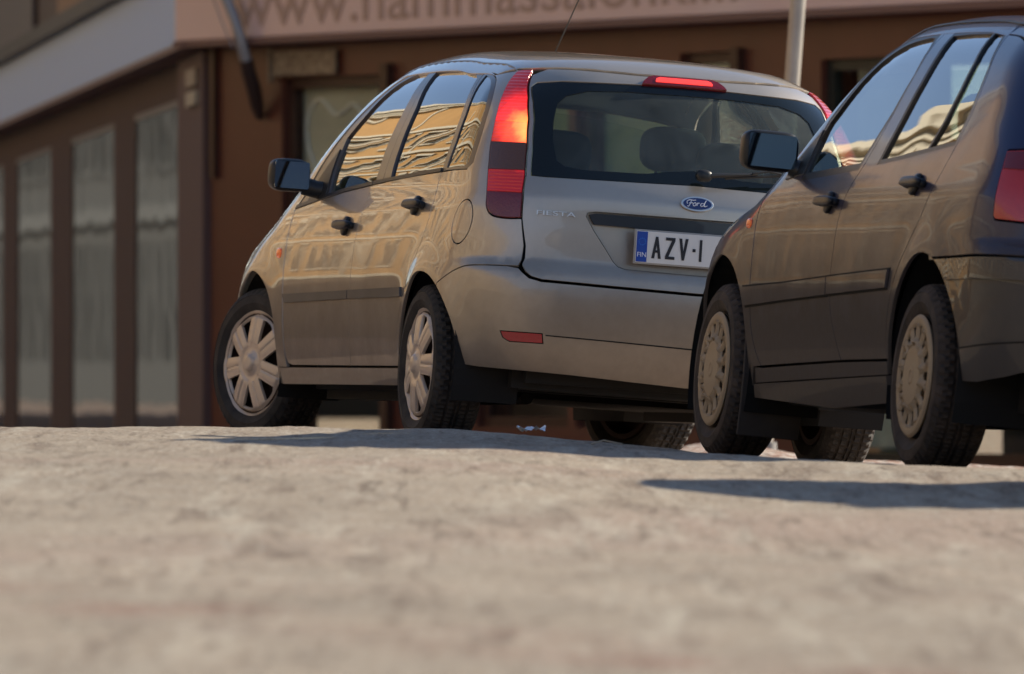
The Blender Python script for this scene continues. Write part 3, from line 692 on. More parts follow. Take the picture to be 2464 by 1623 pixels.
            for j,pp in enumerate(polys):
                if area(pp)<0: pp=pp[::-1]
                k.prism(pp,.0066,.0078+.0001*j,pm)
            k.build('lettering',M['ink'],lp)
    MB().prism([(-.013,-.006),(-.002,-.006),(-.002,.005),(-.013,.005)],.0066,.0078,pm).build('lettering',M['ink'],lp)
    # badge and name
    bp=c.wpt([(UC,.9085)])[0]; bn=c.b.grad(bp[None])[0]; bm=frame_M(bp+bn*.002,(1,0,0),(0,.30,1)); 
    MB().prism([(.0605*math.cos(a),.0285*math.sin(a)) for a in np.linspace(0,2*PI,48,endpoint=False)],0,.007,bm).build('badge',M['chrome'],root,bevel=.002)
    bd=root.children[-1]
    bd=[o for o in root.children if o.name.startswith('badge')][0]
    MB().prism([(.0525*math.cos(a),.0215*math.sin(a)) for a in np.linspace(0,2*PI,48,endpoint=False)],.0072,.0085,bm).build('badge_field',M['blue'],bd)
    k=MB()
    def stroke(pts,r=.0017): k.tube([bm@Vector((x*.74,y*.74,.0090)) for x,y in cr(pts,5)],r,6)
    stroke([(-.050,-.004),(-.052,.009),(-.040,.017),(-.022,.016),(-.008,.018)]); stroke([(-.030,.015),(-.036,.0),(-.044,-.014),(-.052,-.014)]); stroke([(-.042,.001),(-.030,.003),(-.024,.002)])
    stroke([(-.014,.004),(-.022,-.002),(-.020,-.011),(-.012,-.010),(-.007,-.002),(-.010,.004),(-.014,.004)]); stroke([(.000,.004),(-.002,-.004),(-.004,-.011)]); stroke([(-.001,-.002),(.006,.004),(.010,.003)])
    stroke([(.030,.003),(.020,.003),(.015,-.006),(.020,-.012),(.028,-.007),(.036,.006),(.044,.019)]); stroke([(.036,.006),(.032,-.008),(.038,-.012),(.048,-.007)])
    k.build('badge_script',M['white'],bd,smooth=True)
    cp=c.wpt([(-.665,.832)])[0]; cn=c.b.grad(cp[None])[0]; tx=c.wpt([(-.70,.832)])[0]-c.wpt([(-.63,.832)])[0]
    text_mesh('lettering','FIESTA',.023,M['chrome'],frame_M(cp+cn*.004,tuple(tx),(0,.1,1)),gate,.0022,width=.138)
    # tail lamps in coloured zones
    lamp=lampo+lampi[1:-1]
    zones=[(1.235,1.4,M['red'],'red_lens'),(1.160,1.235,M['red'],'glowing_lens'),(1.085,1.160,M['lit'],'lit_lens'),(.985,1.085,M['smoke'],'smoked_lens'),(.905,.985,M['red'],'red_lens'),(.80,.905,M['dred'],'dark_red_lens')]
    base=c.W('tail_light',lamp,M['dred'],off=.000,ins=.004,depth=.02,grid=.025)
    for z0,z1,m,nm in zones:
        q=clipz(inset(lamp,.005),z0+.001,z1-.001)
        for i,o in enumerate(c.W(nm,q,m,off=.006,ins=0,depth=.006,grid=.02,sp=.02)): o.parent=base[i]
    # outer clear strip of the lamp housing
    # bumper
    bump=[(UC,.586),(-.9,.591),(-.66,.597),(-.62,.607),(-.595,.627),(-.580,.640)]+btop[::-1][1:]+arc(ARC,AR,math.degrees(math.atan2(.575-.28,-.232+.045)),180,22)+[(-.395,.288),(-.45,.283),(-.539,.280),(-.743,.274),(-.99,.264),(UC,.256)]
    refl=[(-.537,.414),(-.669,.413),(-.671,.380),(-.565,.380),(-.545,.392)]
    bo=c.Wc('rear_bumper',bump,P,[refl,[(2*UC-u,z) for u,z in refl]],grid=.028)
    for o in c.W('reflector',refl,M['dred'],ins=.001,grid=.03,depth=.006,parent=bo): o.data.materials[0]=mat('reflector_red',(.36,.008,.02),.25,coat=.6)
    c.Wc('bumper_groove',[(UC,.398),(-.68,.4105),(-.68,.4065),(UC,.393)],M['gap'],off=.0012,ins=0,depth=.0,parent=bo)
    for s0 in (-1,1):
        q=c.wpt([(-.35,.50)])[0]
    # wiper
    k=MB(); k.superell((.02,-.575,1.012),(.030,.020,.022),2.6)
    k.tube([(.02,-.585,1.012),(.10,-.578,1.020),(.22,-.560,1.032)],[.010,.009,.006],8); k.tube([(.10,-.570,1.010),(.36,-.548,1.040)],[.006,.005],6); k.tube([(.20,-.572,1.034),(.26,-.565,1.046),(.31,-.560,1.040)],.004,6)
    k.build('rear_wiper',M['black'],root,smooth=True)
    # mirrors
    for sgn in (-1,1):
        k=MB(); X=lambda x:x*(-sgn)
        Mm=Matrix.Translation((.90*sgn,1.755,.985)); k.superell((0,0,0),(.078,.045,.062),3.6,Mm)
        k.tube([(sgn*.845,1.745,.950),(sgn*.795,1.73,.938),(sgn*.74,1.70,.935)],[.036,.034,.036],10)
        mo=k.build('door_mirror',M['black'],root,smooth=True,angle=45)
        g=MB(); Mg=frame_M((.90*sgn,1.708,.985),(1,0,0),(0,.03,1)); 
        g.prism([(.066*a,.050*b) for a,b in ((-.93,-1),(.93,-1),(1,-.9),(1,.9),(.93,1),(-.93,1),(-1,.9),(-1,-.9))],-.003,.003,Mg); g.build('mirror_glass',M['mirror'],mo)
    for i,o in enumerate(c.W('mirror_sail',[(1.615,.912),(1.86,.893),(1.84,.94),(1.615,1.09)],M['black'],off=.004,ins=0,depth=.012,grid=.04)): o.parent=fdo[i]
    # inside and below
    k=MB(); k.box(-.66,.66,.42,2.05,.20,.62); k.box(-.60,.60,-.46,.42,.22,.66); k.box(-.62,.62,2.05,3.05,.24,.62); k.box(-.69,.69,.42,1.95,.20,.30)
    k.box(-.70,-.665,.45,1.95,.30,.90); k.box(.665,.70,.45,1.95,.30,.90); k.box(-.56,.56,-.50,-.10,.24,.55); k.box(-.55,.55,-.52,-.47,.50,.90); k.box(-.6,.6,2.35,2.42,.6,.84)
    k.build('underbody',M['under'],root)
    k=MB(); k.tube([(-.5,0,.25),(.5,0,.25)],.035,10); k.tube([(-.3,.4,.20),(-.32,1.5,.19),(-.1,2.2,.20)],.025,8); k.superell((.30,-.35,.25),(.16,.10,.075),3); k.box(-.66,-.58,.35,1.9,.165,.20); k.box(.58,.66,.35,1.9,.165,.20); k.build('axle_and_exhaust',M['under'],root,smooth=True)
    for x in (-.36,.36): make_seat(root,x,1.05,M['seat'],.45,1.02)
    for x in (-.32,.33): make_seat(root,x,.20,M['seat'],.55,.94,.50)
    MB().superell((0,1.93,.88),(.66,.16,.10),4).build('dashboard',M['seat'],root,smooth=True)
    # wheel housings
    for cy in (ARC[0],2.45):
        for sgn in (-1,1):
            k=MB(); n=24; vs=[]
            for x in (.56,.80): vs+=[(sgn*x,cy+.37*math.cos(math.radians(-20+220*i/n)),.285+.36*math.sin(math.radians(-20+220*i/n))) for i in range(n+1)]
            k.add(vs,[(i,i+1,n+2+i,n+1+i) for i in range(n)]); k.add([(sgn*.56,cy+.37*math.cos(math.radians(-20+220*i/n)),.285+.36*math.sin(math.radians(-20+220*i/n))) for i in range(n+1)],[tuple(range(n+1))]); k.build('wheel_housing',M['gap'],root)
    make_wheel(root,(-.735,0,.287),-1,0,'spoke',M); make_wheel(root,(.735,0,.287),1,0,'spoke',M)
    make_wheel(root,(-.735,2.486,.287),-1,20,'spoke',M); make_wheel(root,(.735,2.486,.287),1,20,'spoke',M)
    return root
# ---------------------------------------------------------------- the dark blue hatchback
def build_blue():
    root=empty('hatchback_car'); root.matrix_world=pose_matrix(POSE_G)
    tag(root,'dark navy blue hatchback, dusty below, its nose in front of the silver car','car','cars on the street')
    dust=(.115,.097,.078)
    M=dict(
      paint=dirt_paint('navy_paint',(.018,.028,.088),.30,.30,dust,.98,.46,.88,coat=.5,wob=.0013,cr=.05),
      rubber=mat('dusty_tyre_rubber',(.028,.022,.018),.85,col2=(.075,.055,.042),nscale=11,bump=.25,bscale=90),
      rust=mat('dark_wheel_steel',(.05,.032,.02),.7,.3),
      cap_fin=dirt_paint('dusty_hubcap',(.52,.41,.28),.05,.55,(.30,.215,.13),9,8,.55,coat=.1),
      black=mat('satin_black_plastic_b',(.013,.013,.014),.40,bump=.08,bscale=300),
      seal=mat('rubber_seal',(.014,.013,.013),.45,coat=.2,coat_rough=.2),
      bump=dirt_paint('dusty_bumper',(.020,.021,.028),.0,.42,dust,.60,.28,.50,coat=.55),
      flap=mat('dusty_mud_flap',(.055,.045,.038),.8,noise_amt=.35),
      gap=mat('dark_cavity_b',(.006,.006,.006),.9), under=mat('underbody_black_b',(.010,.009,.008),.85,noise_amt=.4),
      sglass=glass_mat('side_glass_b',(.28,.34,.33),1.75,2.0,wob=.0013),
      rglass=glass_mat('rear_glass_b',(.45,.5,.48),1.5), wglass=glass_mat('windscreen_glass_b',(.8,.88,.82),1.45),
      red=mat('red_tail_lens',(.50,.02,.02),.2,coat=.8,bump=.1,bscale=90), dred=mat('dark_tail_lens',(.16,.006,.012),.2,coat=.8),
      amber=mat('amber_marker',(.75,.14,.03),.2,coat=.6,emis=(1,.2,.05),estr=.08),
      seat=mat('seat_fabric_b',(.03,.034,.04),.9), lamp=mat('headlamp_glass_b',(.5,.52,.54),.06,.4,coat=1), mirror=mat('mirror_glass_b',(.13,.15,.155),.03,1.0),
      white=mat('blank_plate',(.7,.7,.68),.5),
    )
    c=Car(GO,root); P=M['paint']
    AR=.377; RC=(0,.29); FC=(2.52,.29)
    # shut lines
    bsh=[(1.06,.333-.005)]; 
    bsh=cr([(.94,.330),(1.00,.40),(1.055,.48),(1.072,.58),(1.068,.70),(1.055,.80),(1.02,.89),(.975,.95)],3)
    bup=cr([(.975,.95),(.925,1.06),(.895,1.16),(.878,1.26),(.885,1.36),(.905,1.412)],3)
    rsh=cr([(.215,1.414),(.155,1.38),(.07,1.28),(.022,1.20),(.002,1.10),(.010,1.0),(.035,.92),(.070,.84),(.115,.77),(.19,.70),(.27,.635),(.33,.56),(.375,.47),(.39,.39),(.385,.338)],3)
    rsh=[p for p in rsh]
    top=cr([(.905,1.412),(1.05,1.413),(1.20,1.402),(1.32,1.380),(1.43,1.335),(1.56,1.255),(1.70,1.155),(1.82,1.06),(1.95,.955)],4)
    fsh=cr([(2.10,.86),(2.125,.80),(2.120,.70),(2.110,.56),(2.088,.43),(2.03,.345),(1.975,.304)],3)
    FG=cr([(1.675,.935),(1.685,1.0),(1.682,1.07)],3)[:-1]+cr([(1.66,1.105),(1.61,1.150),(1.52,1.235),(1.42,1.307),(1.30,1.350),(1.18,1.370),(1.02,1.381)],4)+[(.955,1.378),(.915,1.34),(.898,1.25),(.928,1.136),(.985,1.04),(1.03,.962),(1.3,.950)]
    RG=[(.755,1.380),(.56,1.382),(.325,1.379),(.275,1.28),(.262,1.19),(.275,1.09),(.312,1.002),(.55,.984),(.795,.970),(.765,1.10),(.742,1.222),(.738,1.32)]
    QG=[(.305,1.378),(.200,1.376),(.140,1.330),(.080,1.26),(.050,1.19),(.034,1.11),(.040,1.022),(.292,1.003),(.257,1.09),(.243,1.19),(.257,1.28)]
    fd=[(1.975,.304),(.94,.330)]+bsh[1:]+bup[1:]+top[1:]+[(1.99,.915)]+fsh
    FGo=inset(FG,-.022)
    fdo=c.W('door',fd,P,[FGo],grid=.028)
    RGo=inset(RG[:3]+[(.200,1.376),(.140,1.330),(.080,1.26),(.050,1.19),(.034,1.11),(.040,1.022)]+RG[7:],-.014)
    rd=[(.94,.330),(.385,.338)]+rsh[::-1][1:]+[(.45,1.418),(.7,1.416),(.905,1.412)]+bup[::-1][1:]+bsh[::-1][1:-1]
    rdo=c.W('door',rd,P,[RGo],grid=.028)
    for i,o in enumerate(c.W('window_seal',inset(FGo,-.004),M['seal'],[FG],off=-.001,ins=0,depth=.012,grid=.03)): o.parent=fdo[i]
    for i,o in enumerate(c.W('window_seal',inset(RGo,-.004),M['seal'],[RG,QG],off=-.001,ins=0,depth=.012,grid=.03)): o.parent=rdo[i]
    for i,o in enumerate(c.W('window_glass',inset(FG,-.006),M['sglass'],off=-.009,ins=0,depth=.002,grid=.035)): o.parent=fdo[i]
    for i,o in enumerate(c.W('window_glass',inset(RG,-.006),M['sglass'],off=-.009,ins=0,depth=.002,grid=.035)): o.parent=rdo[i]
    for i,o in enumerate(c.W('quarter_glass',inset(QG,-.006),M['sglass'],off=-.009,ins=0,depth=.002,grid=.035)): o.parent=rdo[i]
    for (dd,u,z) in ((fdo,1.20,.832),(rdo,.24,.882)):
        handle(root,c,u,z,M['black'],.19)
        hs=[o for o in root.children if o.name.startswith('handle')]; hs[-2].parent=dd[0]; hs[-1].parent=dd[1]
    # broad dusty rubbing strips
    for i,o in enumerate(c.W('moulding_shadow',[(2.212,.567),(1.66,.579),(1.092,.599),(1.092,.530),(1.66,.511),(2.163,.493)],M['gap'],off=.002,ins=0,depth=.004,grid=.05)): o.parent=fdo[i]  # dark strip showing round the moulding, put in as its shadow line
    for i,o in enumerate(c.W('moulding_shadow',[(1.080,.600),(.363,.623),(.379,.553),(1.080,.531)],M['gap'],off=.002,ins=0,depth=.004,grid=.05)): o.parent=rdo[i]
    for i,o in enumerate(c.W('side_moulding',[(2.205,.560),(1.66,.572),(1.095,.592),(1.095,.537),(1.66,.518),(2.16,.500)],P,off=.010,ins=0,depth=.014,grid=.05)): o.parent=fdo[i]
    for i,o in enumerate(c.W('side_moulding',[(1.083,.593),(.37,.616),(.385,.560),(1.083,.538)],P,off=.010,ins=0,depth=.014,grid=.05)): o.parent=rdo[i]
    # body side: rail, rear quarter
    lamp=[(-.432,.988),(-.446,.937),(-.455,.882),(-.461,.823),(-.466,.785),(-.474,.775),(-.558,.772),(-.80,.770),(-.80,.985),(-.487,.993)]
    shl=c.shW(1.97,-.15,.06)
    side=[(2.10,.862)]+shl+[(-.40,1.372),(-.47,1.33),(-.56,1.22),(-.60,1.10),(-.62,1.0)]+[(-.487,.997),(-.432,.992)]+[(-.446,.937),(-.455,.882),(-.461,.823),(-.466,.785),(-.474,.773),(-.558,.770),(-.82,.768),(-.82,.674),(-.589,.670),(-.44,.665),(-.25,.658)]
    a0=math.degrees(math.atan2(.655-.29,-.085)); side+=[(-.088,.652)]+arc(RC,AR,a0-1,8,26)+[(.385,.30),(.387,.336)]+rsh[::-1][1:]+[(.45,1.4205),(.7,1.4185),(.905,1.4145)]+top[1:]+[(1.99,.918),(2.10,.862)][:1]
    c.W('body_side',side,P,grid=.027)
    # fender
    fen=[(2.107,.865)]+[(p[0]+.004,p[1]) for p in fsh[1:]]+[(2.08,.300),(2.12,.24),(2.153,.225)]+arc(FC,AR,190,22,28)+[(2.92,.52),(3.0,.60),(3.0,.64),(2.60,.735),(2.55,.755),(2.50,.79),(2.53,.83)]+c.shW(2.60,1.99,.05)
    c.W('fender',fen,P,grid=.028)
    for sgn in (1,-1):
        p=c.wpt([(2.22,.772)])[0]; MB().superell((p[0]*sgn,p[1],p[2]),(.009,.030,.017),2.4).build('side_marker',M['amber'],root,smooth=True)
    c.W('headlight',[(2.54,.815),(2.515,.79),(2.565,.765),(2.62,.745),(3.02,.65),(3.25,.63),(3.28,.74),(3.0,.80),(2.75,.83)],M['lamp'],grid=.03)
    UF=2.5+.8*PI/2
    def front(name,half,m,off=0):
        return lift(name,list(half)+[(2*UF-u,z) for u,z in reversed(half)],[],c.Wf,m,root,off,.012,.0025,.03,.04)
    front('front_bumper',[(2.88,.22),(2.91,.40),(2.95,.50),(3.02,.60),(3.2,.625),(UF-.01,.625),(UF-.01,.22)],M['bump'])
    front('grille',[(3.27,.63),(3.29,.74),(UF-.01,.75),(UF-.01,.63)],M['black'],-.01)
    c.W('sill',[(1.975,.299),(.94,.325),(.39,.333),(.395,.291),(2.08,.249),(2.06,.30)],P,ins=.001,grid=.03)
    c.W('sill_skirt',[(2.085,.247),(1.6,.258),(.395,.289),(.40,.205),(1.1,.180),(2.10,.203)],P,off=.006,ins=.001,grid=.03,depth=.03)
    c.Tc('bonnet',[(0,2.36)]+c.shT(2.34,3.10,.04,.006)+[(-.3,3.19),(0,3.22)],P)
    c.Tc('windscreen',[(0,1.62)]+c.shT(1.66,2.20,.05,.058)+[(-.56,2.28),(0,2.32)],M['wglass'],off=-.008,depth=.003)
    pil=c.shT(1.55,2.34,.05)+c.shT(2.24,1.62,.05,.060)+[(-.58,1.58)]
    for sgn in (False,True): lift('windscreen_pillar',pil,[],c.Tf,P,root,0,.015,.001,.03,.03,mirror=sgn)
    c.Tc('cowl',[(0,2.32),(-.56,2.285),(-.70,2.26)]+c.shT(2.28,2.34,.03,.01)+[(0,2.36)],M['black'],off=-.010)
    tailT=[tuple(p[:2]) for p in c.wpt([(-.40,1.374),(-.6,1.385),(-.9,1.388),(UC,1.39)])]
    ro=c.Tc('roof',[(0,1.60)]+c.shT(1.57,-.15,.05)+tailT,P)
    for sgn in (1,-1):
        ys,x,z=c.sh_pts(1.5,-.10,.1,.05); T=c.b.T(np.stack([x,ys],1)); MB().tube([(p[0]*sgn,p[1],p[2]+.001) for p in T],.006,6).build('drip_moulding',M['black'],ro,smooth=True)
    # tail
    tgl=[(UC,1.33),(-.62,1.325),(-.57,1.31),(-.60,1.2),(-.66,1.02),(-.70,1.0),(UC,1.0)]
    tg=[(UC,1.388),(-.9,1.386),(-.6,1.383),(-.41,1.372),(-.475,1.33),(-.565,1.22),(-.605,1.10),(-.625,1.0),(-.805,.990),(-.825,.985),(-.825,.676),(UC,.676)]
    gate=c.Wc('tailgate',tg,P,[sym(tgl)],grid=.03)
    c.Wc('rear_window',tgl,M['rglass'],off=-.004,ins=-.01,parent=gate,depth=.001)
    base=c.W('tail_light',lamp,M['red'],off=.004,ins=.003,depth=.02,grid=.03)
    for i,o in enumerate(c.W('dark_red_lens',clipz(inset(lamp,.008),.930,1.0),M['dred'],off=.008,ins=0,depth=.005,grid=.03)): o.parent=base[i]
    bz=[(UC,.672),(-.589,.666),(-.44,.661),(-.25,.654),(-.092,.648)]
    bump=bz+arc(RC,AR,a0,181,26)+[(-.378,.279),(-.451,.279),(-.55,.300),(-.603,.318),(-.9,.325),(UC,.325)]
    bo=c.Wc('rear_bumper',bump,M['bump'],grid=.03,depth=.02)
    c.Wc('bumper_strip',[(UC,.600),(-.598,.596),(-.40,.590),(-.262,.584),(-.222,.640),(-.30,.645),(-.589,.652),(UC,.656)],M['bump'],off=.010,ins=0,parent=bo,depth=.014,grid=.04)
    c.Wc('bumper_groove',[(UC,.418),(-.605,.414),(-.355,.380),(-.355,.375),(-.605,.409),(UC,.413)],M['gap'],off=.0015,ins=0,depth=0,parent=bo)
    pm=frame_M((0,-.668,.80),(1,0,0),(0,.03,1)); MB().prism([(-.22,-.056),(.22,-.056),(.22,.056),(-.22,.056)],.0,.006,pm).build('licence_plate',M['white'],root)
    # mud flaps behind the front wheels
    for sgn in (-1,):
        k=MB(); pts=[(.79,2.235,.55),(.80,2.20,.50),(.80,2.16,.40),(.80,2.145,.28),(.80,2.150,.16),(.80,2.16,.075 if sgn<0 else .26)]
        vs=[];fs=[]
        for (x,y,z) in pts: vs+=[(sgn*(x+.012),y,z),(sgn*(x-.20),y+.01,z),(sgn*(x-.20),y+.022,z),(sgn*(x+.012),y+.012,z)]
        for i in range(len(pts)-1):
            for j in range(4): fs.append((i*4+j,i*4+(j+1)%4,(i+1)*4+(j+1)%4,(i+1)*4+j))
        fs+=[(0,1,2,3),tuple(range((len(pts)-1)*4,len(pts)*4))]
        k.add(vs,fs); k.build('mud_flap',M['flap'],root,bevel=.004)
        k=MB(); k.prism([(2.225,.51),(2.16,.40),(2.14,.25),(2.14,.20),(2.08,.205),(2.06,.25),(2.01,.31),(2.07,.36),(2.13,.44)],.0,.006,Matrix(((0,0,sgn,sgn*.829),(1,0,0,0),(0,1,0,0),(0,0,0,1)))); 
    # mirrors
    for sgn in (-1,1):
        k=MB(); k.superell((0,0,0),(.094,.040,.066),4.5,Matrix.Translation((.878*sgn,1.83,1.0)))
        k.tube([(sgn*.80,1.82,.955),(sgn*.76,1.80,.94)],[.03,.035],10)
        mo=k.build('door_mirror',M['black'],root,smooth=True,angle=45)
        Mg=frame_M((.878*sgn,1.788,1.0),(1,0,0),(0,.03,1)); MB().prism([(.080*a,.054*b) for a,b in ((-.93,-1),(.93,-1),(1,-.9),(1,.9),(.93,1),(-.93,1),(-1,.9),(-1,-.9))],-.003,.003,Mg).build('mirror_glass',M['mirror'],mo)
    for i,o in enumerate(c.W('mirror_sail',[(1.69,.932),(1.90,.915),(1.88,.96),(1.69,1.08)],M['black'],off=.004,ins=0,depth=.012,grid=.04)): o.parent=fdo[i]
    k=MB(); k.box(-.66,.66,.42,2.10,.19,.62); k.box(-.60,.60,-.52,.42,.20,.66); k.box(-.60,.60,2.10,3.05,.22,.62); k.box(-.70,-.665,.45,2.05,.30,.90); k.box(.665,.70,.45,2.05,.30,.90)
    k.box(-.58,.58,-.60,-.54,.30,.95); k.box(-.6,.6,2.15,2.25,.6,.84); k.build('underbody',M['under'],root)
    k=MB(); k.tube([(-.5,0,.25),(.5,0,.25)],.035,10); k.superell((-.30,-.45,.24),(.12,.2,.07),3); k.tube([(-.3,.4,.19),(-.3,1.9,.18)],.028,8); k.build('axle_and_exhaust',M['under'],root,smooth=True)
    for x in (-.36,.36): make_seat(root,x,1.05,M['seat'],.45,1.0)
    for x in (-.34,.34): make_seat(root,x,.20,M['seat'],.55,.92,.50)
    MB().superell((0,1.90,.88),(.66,.14,.10),4).build('dashboard',M['seat'],root,smooth=True)
    k=MB(); k.tube([(-.36+.17*math.cos(a),1.62+.05*math.sin(a),.93+.16*math.sin(a)) for a in np.linspace(0,2*PI,25)],.014,8); k.tube([(-.36,1.63,.93),(-.36,1.85,.88)],.02,8); k.build('steering_wheel',M['seat'],root,smooth=True)
    for cy in (RC[0],FC[0]):
        for sgn in (-1,1):
            k=MB(); n=24; vs=[]
            for x in (.55,.80): vs+=[(sgn*x,cy+.40*math.cos(math.radians(-20+220*i/n)),.29+.40*math.sin(math.radians(-20+220*i/n))) for i in range(n+1)]
            k.add(vs,[(i,i+1,n+2+i,n+1+i) for i in range(n)]); k.add([(sgn*.55,cy+.40*math.cos(math.radians(-20+220*i/n)),.29+.40*math.sin(math.radians(-20+220*i/n))) for i in range(n+1)],[tuple(range(n+1))]); k.build('wheel_housing',M['gap'],root)
    for (x,y) in ((-.735,0),(.735,0),(-.735,2.49),(.735,2.49)): make_wheel(root,(x,y,.289),-1 if x<0 else 1,0,'fin',M)
    return root
# ---------------------------------------------------------------- terrain
def tps_fit(P,z,lam=1e-4):
    n=len(P); d=np.sqrt(((P[:,None]-P[None])**2).sum(2)); K=np.where(d>0,d*d*np.log(np.maximum(d,1e-9)),0)+lam*np.eye(n)
    A=np.zeros((n+3,n+3)); A[:n,:n]=K; A[:n,n]=1; A[:n,n+1:]=P; A[n,:n]=1; A[n+1:,:n]=P.T
    return np.linalg.solve(A,np.concatenate([z,[0,0,0]]))
def tps_eval(P,c,Q):
    out=np.zeros(len(Q))
    for i in range(0,len(Q),20000):
        q=Q[i:i+20000]; d=np.sqrt(((q[:,None]-P[None])**2).sum(2)); K=np.where(d>0,d*d*np.log(np.maximum(d,1e-9)),0)
        out[i:i+20000]=K@c[:len(P)]+c[len(P)]+q@c[len(P)+1:]
    return out

def pt(px,py,D):                    # image pixel coordinates and a chosen depth of a ground point -> metres
    return ((px*1.0353-1232)/FPX*D, D, -(py*1.0353-890.4)/FPX*D)
GP=[]
for q,wb in ((POSE_F,2.486),(POSE_G,2.49)):
    Mx=pose_matrix(q)
    for x in (-.735,.735):
        for y in (0,wb): p=Mx@Vector((x,y,0)); GP.append((p.x,p.y,p.z-E))
    for x in (-.735,.735): p=Mx@Vector((x,wb/2,0)); GP.append((p.x,p.y,p.z-E+.0))
for a in ((-150,998,33.5),(0,998,33.5),(430,1000,33.6),(800,1003,33.6),(1020,1004,33.4),(1200,1009,33.0),(1400,1036,32.2),(1600,1056,31.6),(1850,1068,30.6),(2100,1080,29.7),(2380,1094,29.0),(2600,1100,28.6)): GP.append(pt(*a))
for a in ((0,1022,31),(600,1028,30.2),(1190,1040,29.7),(1500,1062,29.6),(0,1050,28.5),(600,1056,28.2),(1190,1070,28),(0,1120,25),(1190,1135,25),(1750,1112,28),(2380,1126,27.3),(1700,1180,25.0),(2380,1190,24.8),(0,1230,21.6),(1190,1245,21.6),(2380,1290,21.4),(0,1370,18),(1190,1380,18),(2380,1400,18),(0,1640,14),(1190,1640,14),(2380,1640,14),(0,1900,11),(2380,1900,11)): GP.append(pt(*a))
GP+= [(-3,38,-.27),(-2.2,35.5,-.24),(-3,42,-.36),(-1,42,-.34),(1,42,-.36),(2.5,39,-.46),(4,36,-.55),(4,31,-.52),(4,42,-.52),(-4,52,-.52),(0,52,-.50),(4,52,-.60),(0,60,-.60),(-5,75,-.75),(-5,100,-.8),(4,60,-.68),(-3,28,-.22),(2.5,27.2,-.345),(4.8,27.2,-.415),(5,24,-.45),(-3,22,-.34),(5,20,-.46),(-2,12,-.47),(3,12,-.47),(0,6,-.48),(-3,6,-.48),(3,6,-.48)]
GP=np.array(GP); GC=tps_fit(GP[:,:2],GP[:,2])
def ground_z(x,y):
    Q=np.stack([np.atleast_1d(x),np.atleast_1d(y)],1).astype(float)
    z=tps_eval(GP[:,:2],GC,Q); base=-.62
    dx=np.maximum(np.abs(Q[:,0]-.5)-4.0,0)/5; dy=np.maximum(np.maximum(6-Q[:,1],Q[:,1]-100),0)/12
    t=np.clip(np.sqrt(dx*dx+dy*dy),0,1); t=t*t*(3-2*t); z=np.clip(z,-1.1,.0)
    z=z+.085*np.exp(-((Q[:,0]-.95)/.28)**2-((Q[:,1]-45)/2.5)**2)
    return z*(1-t)+base*t+E
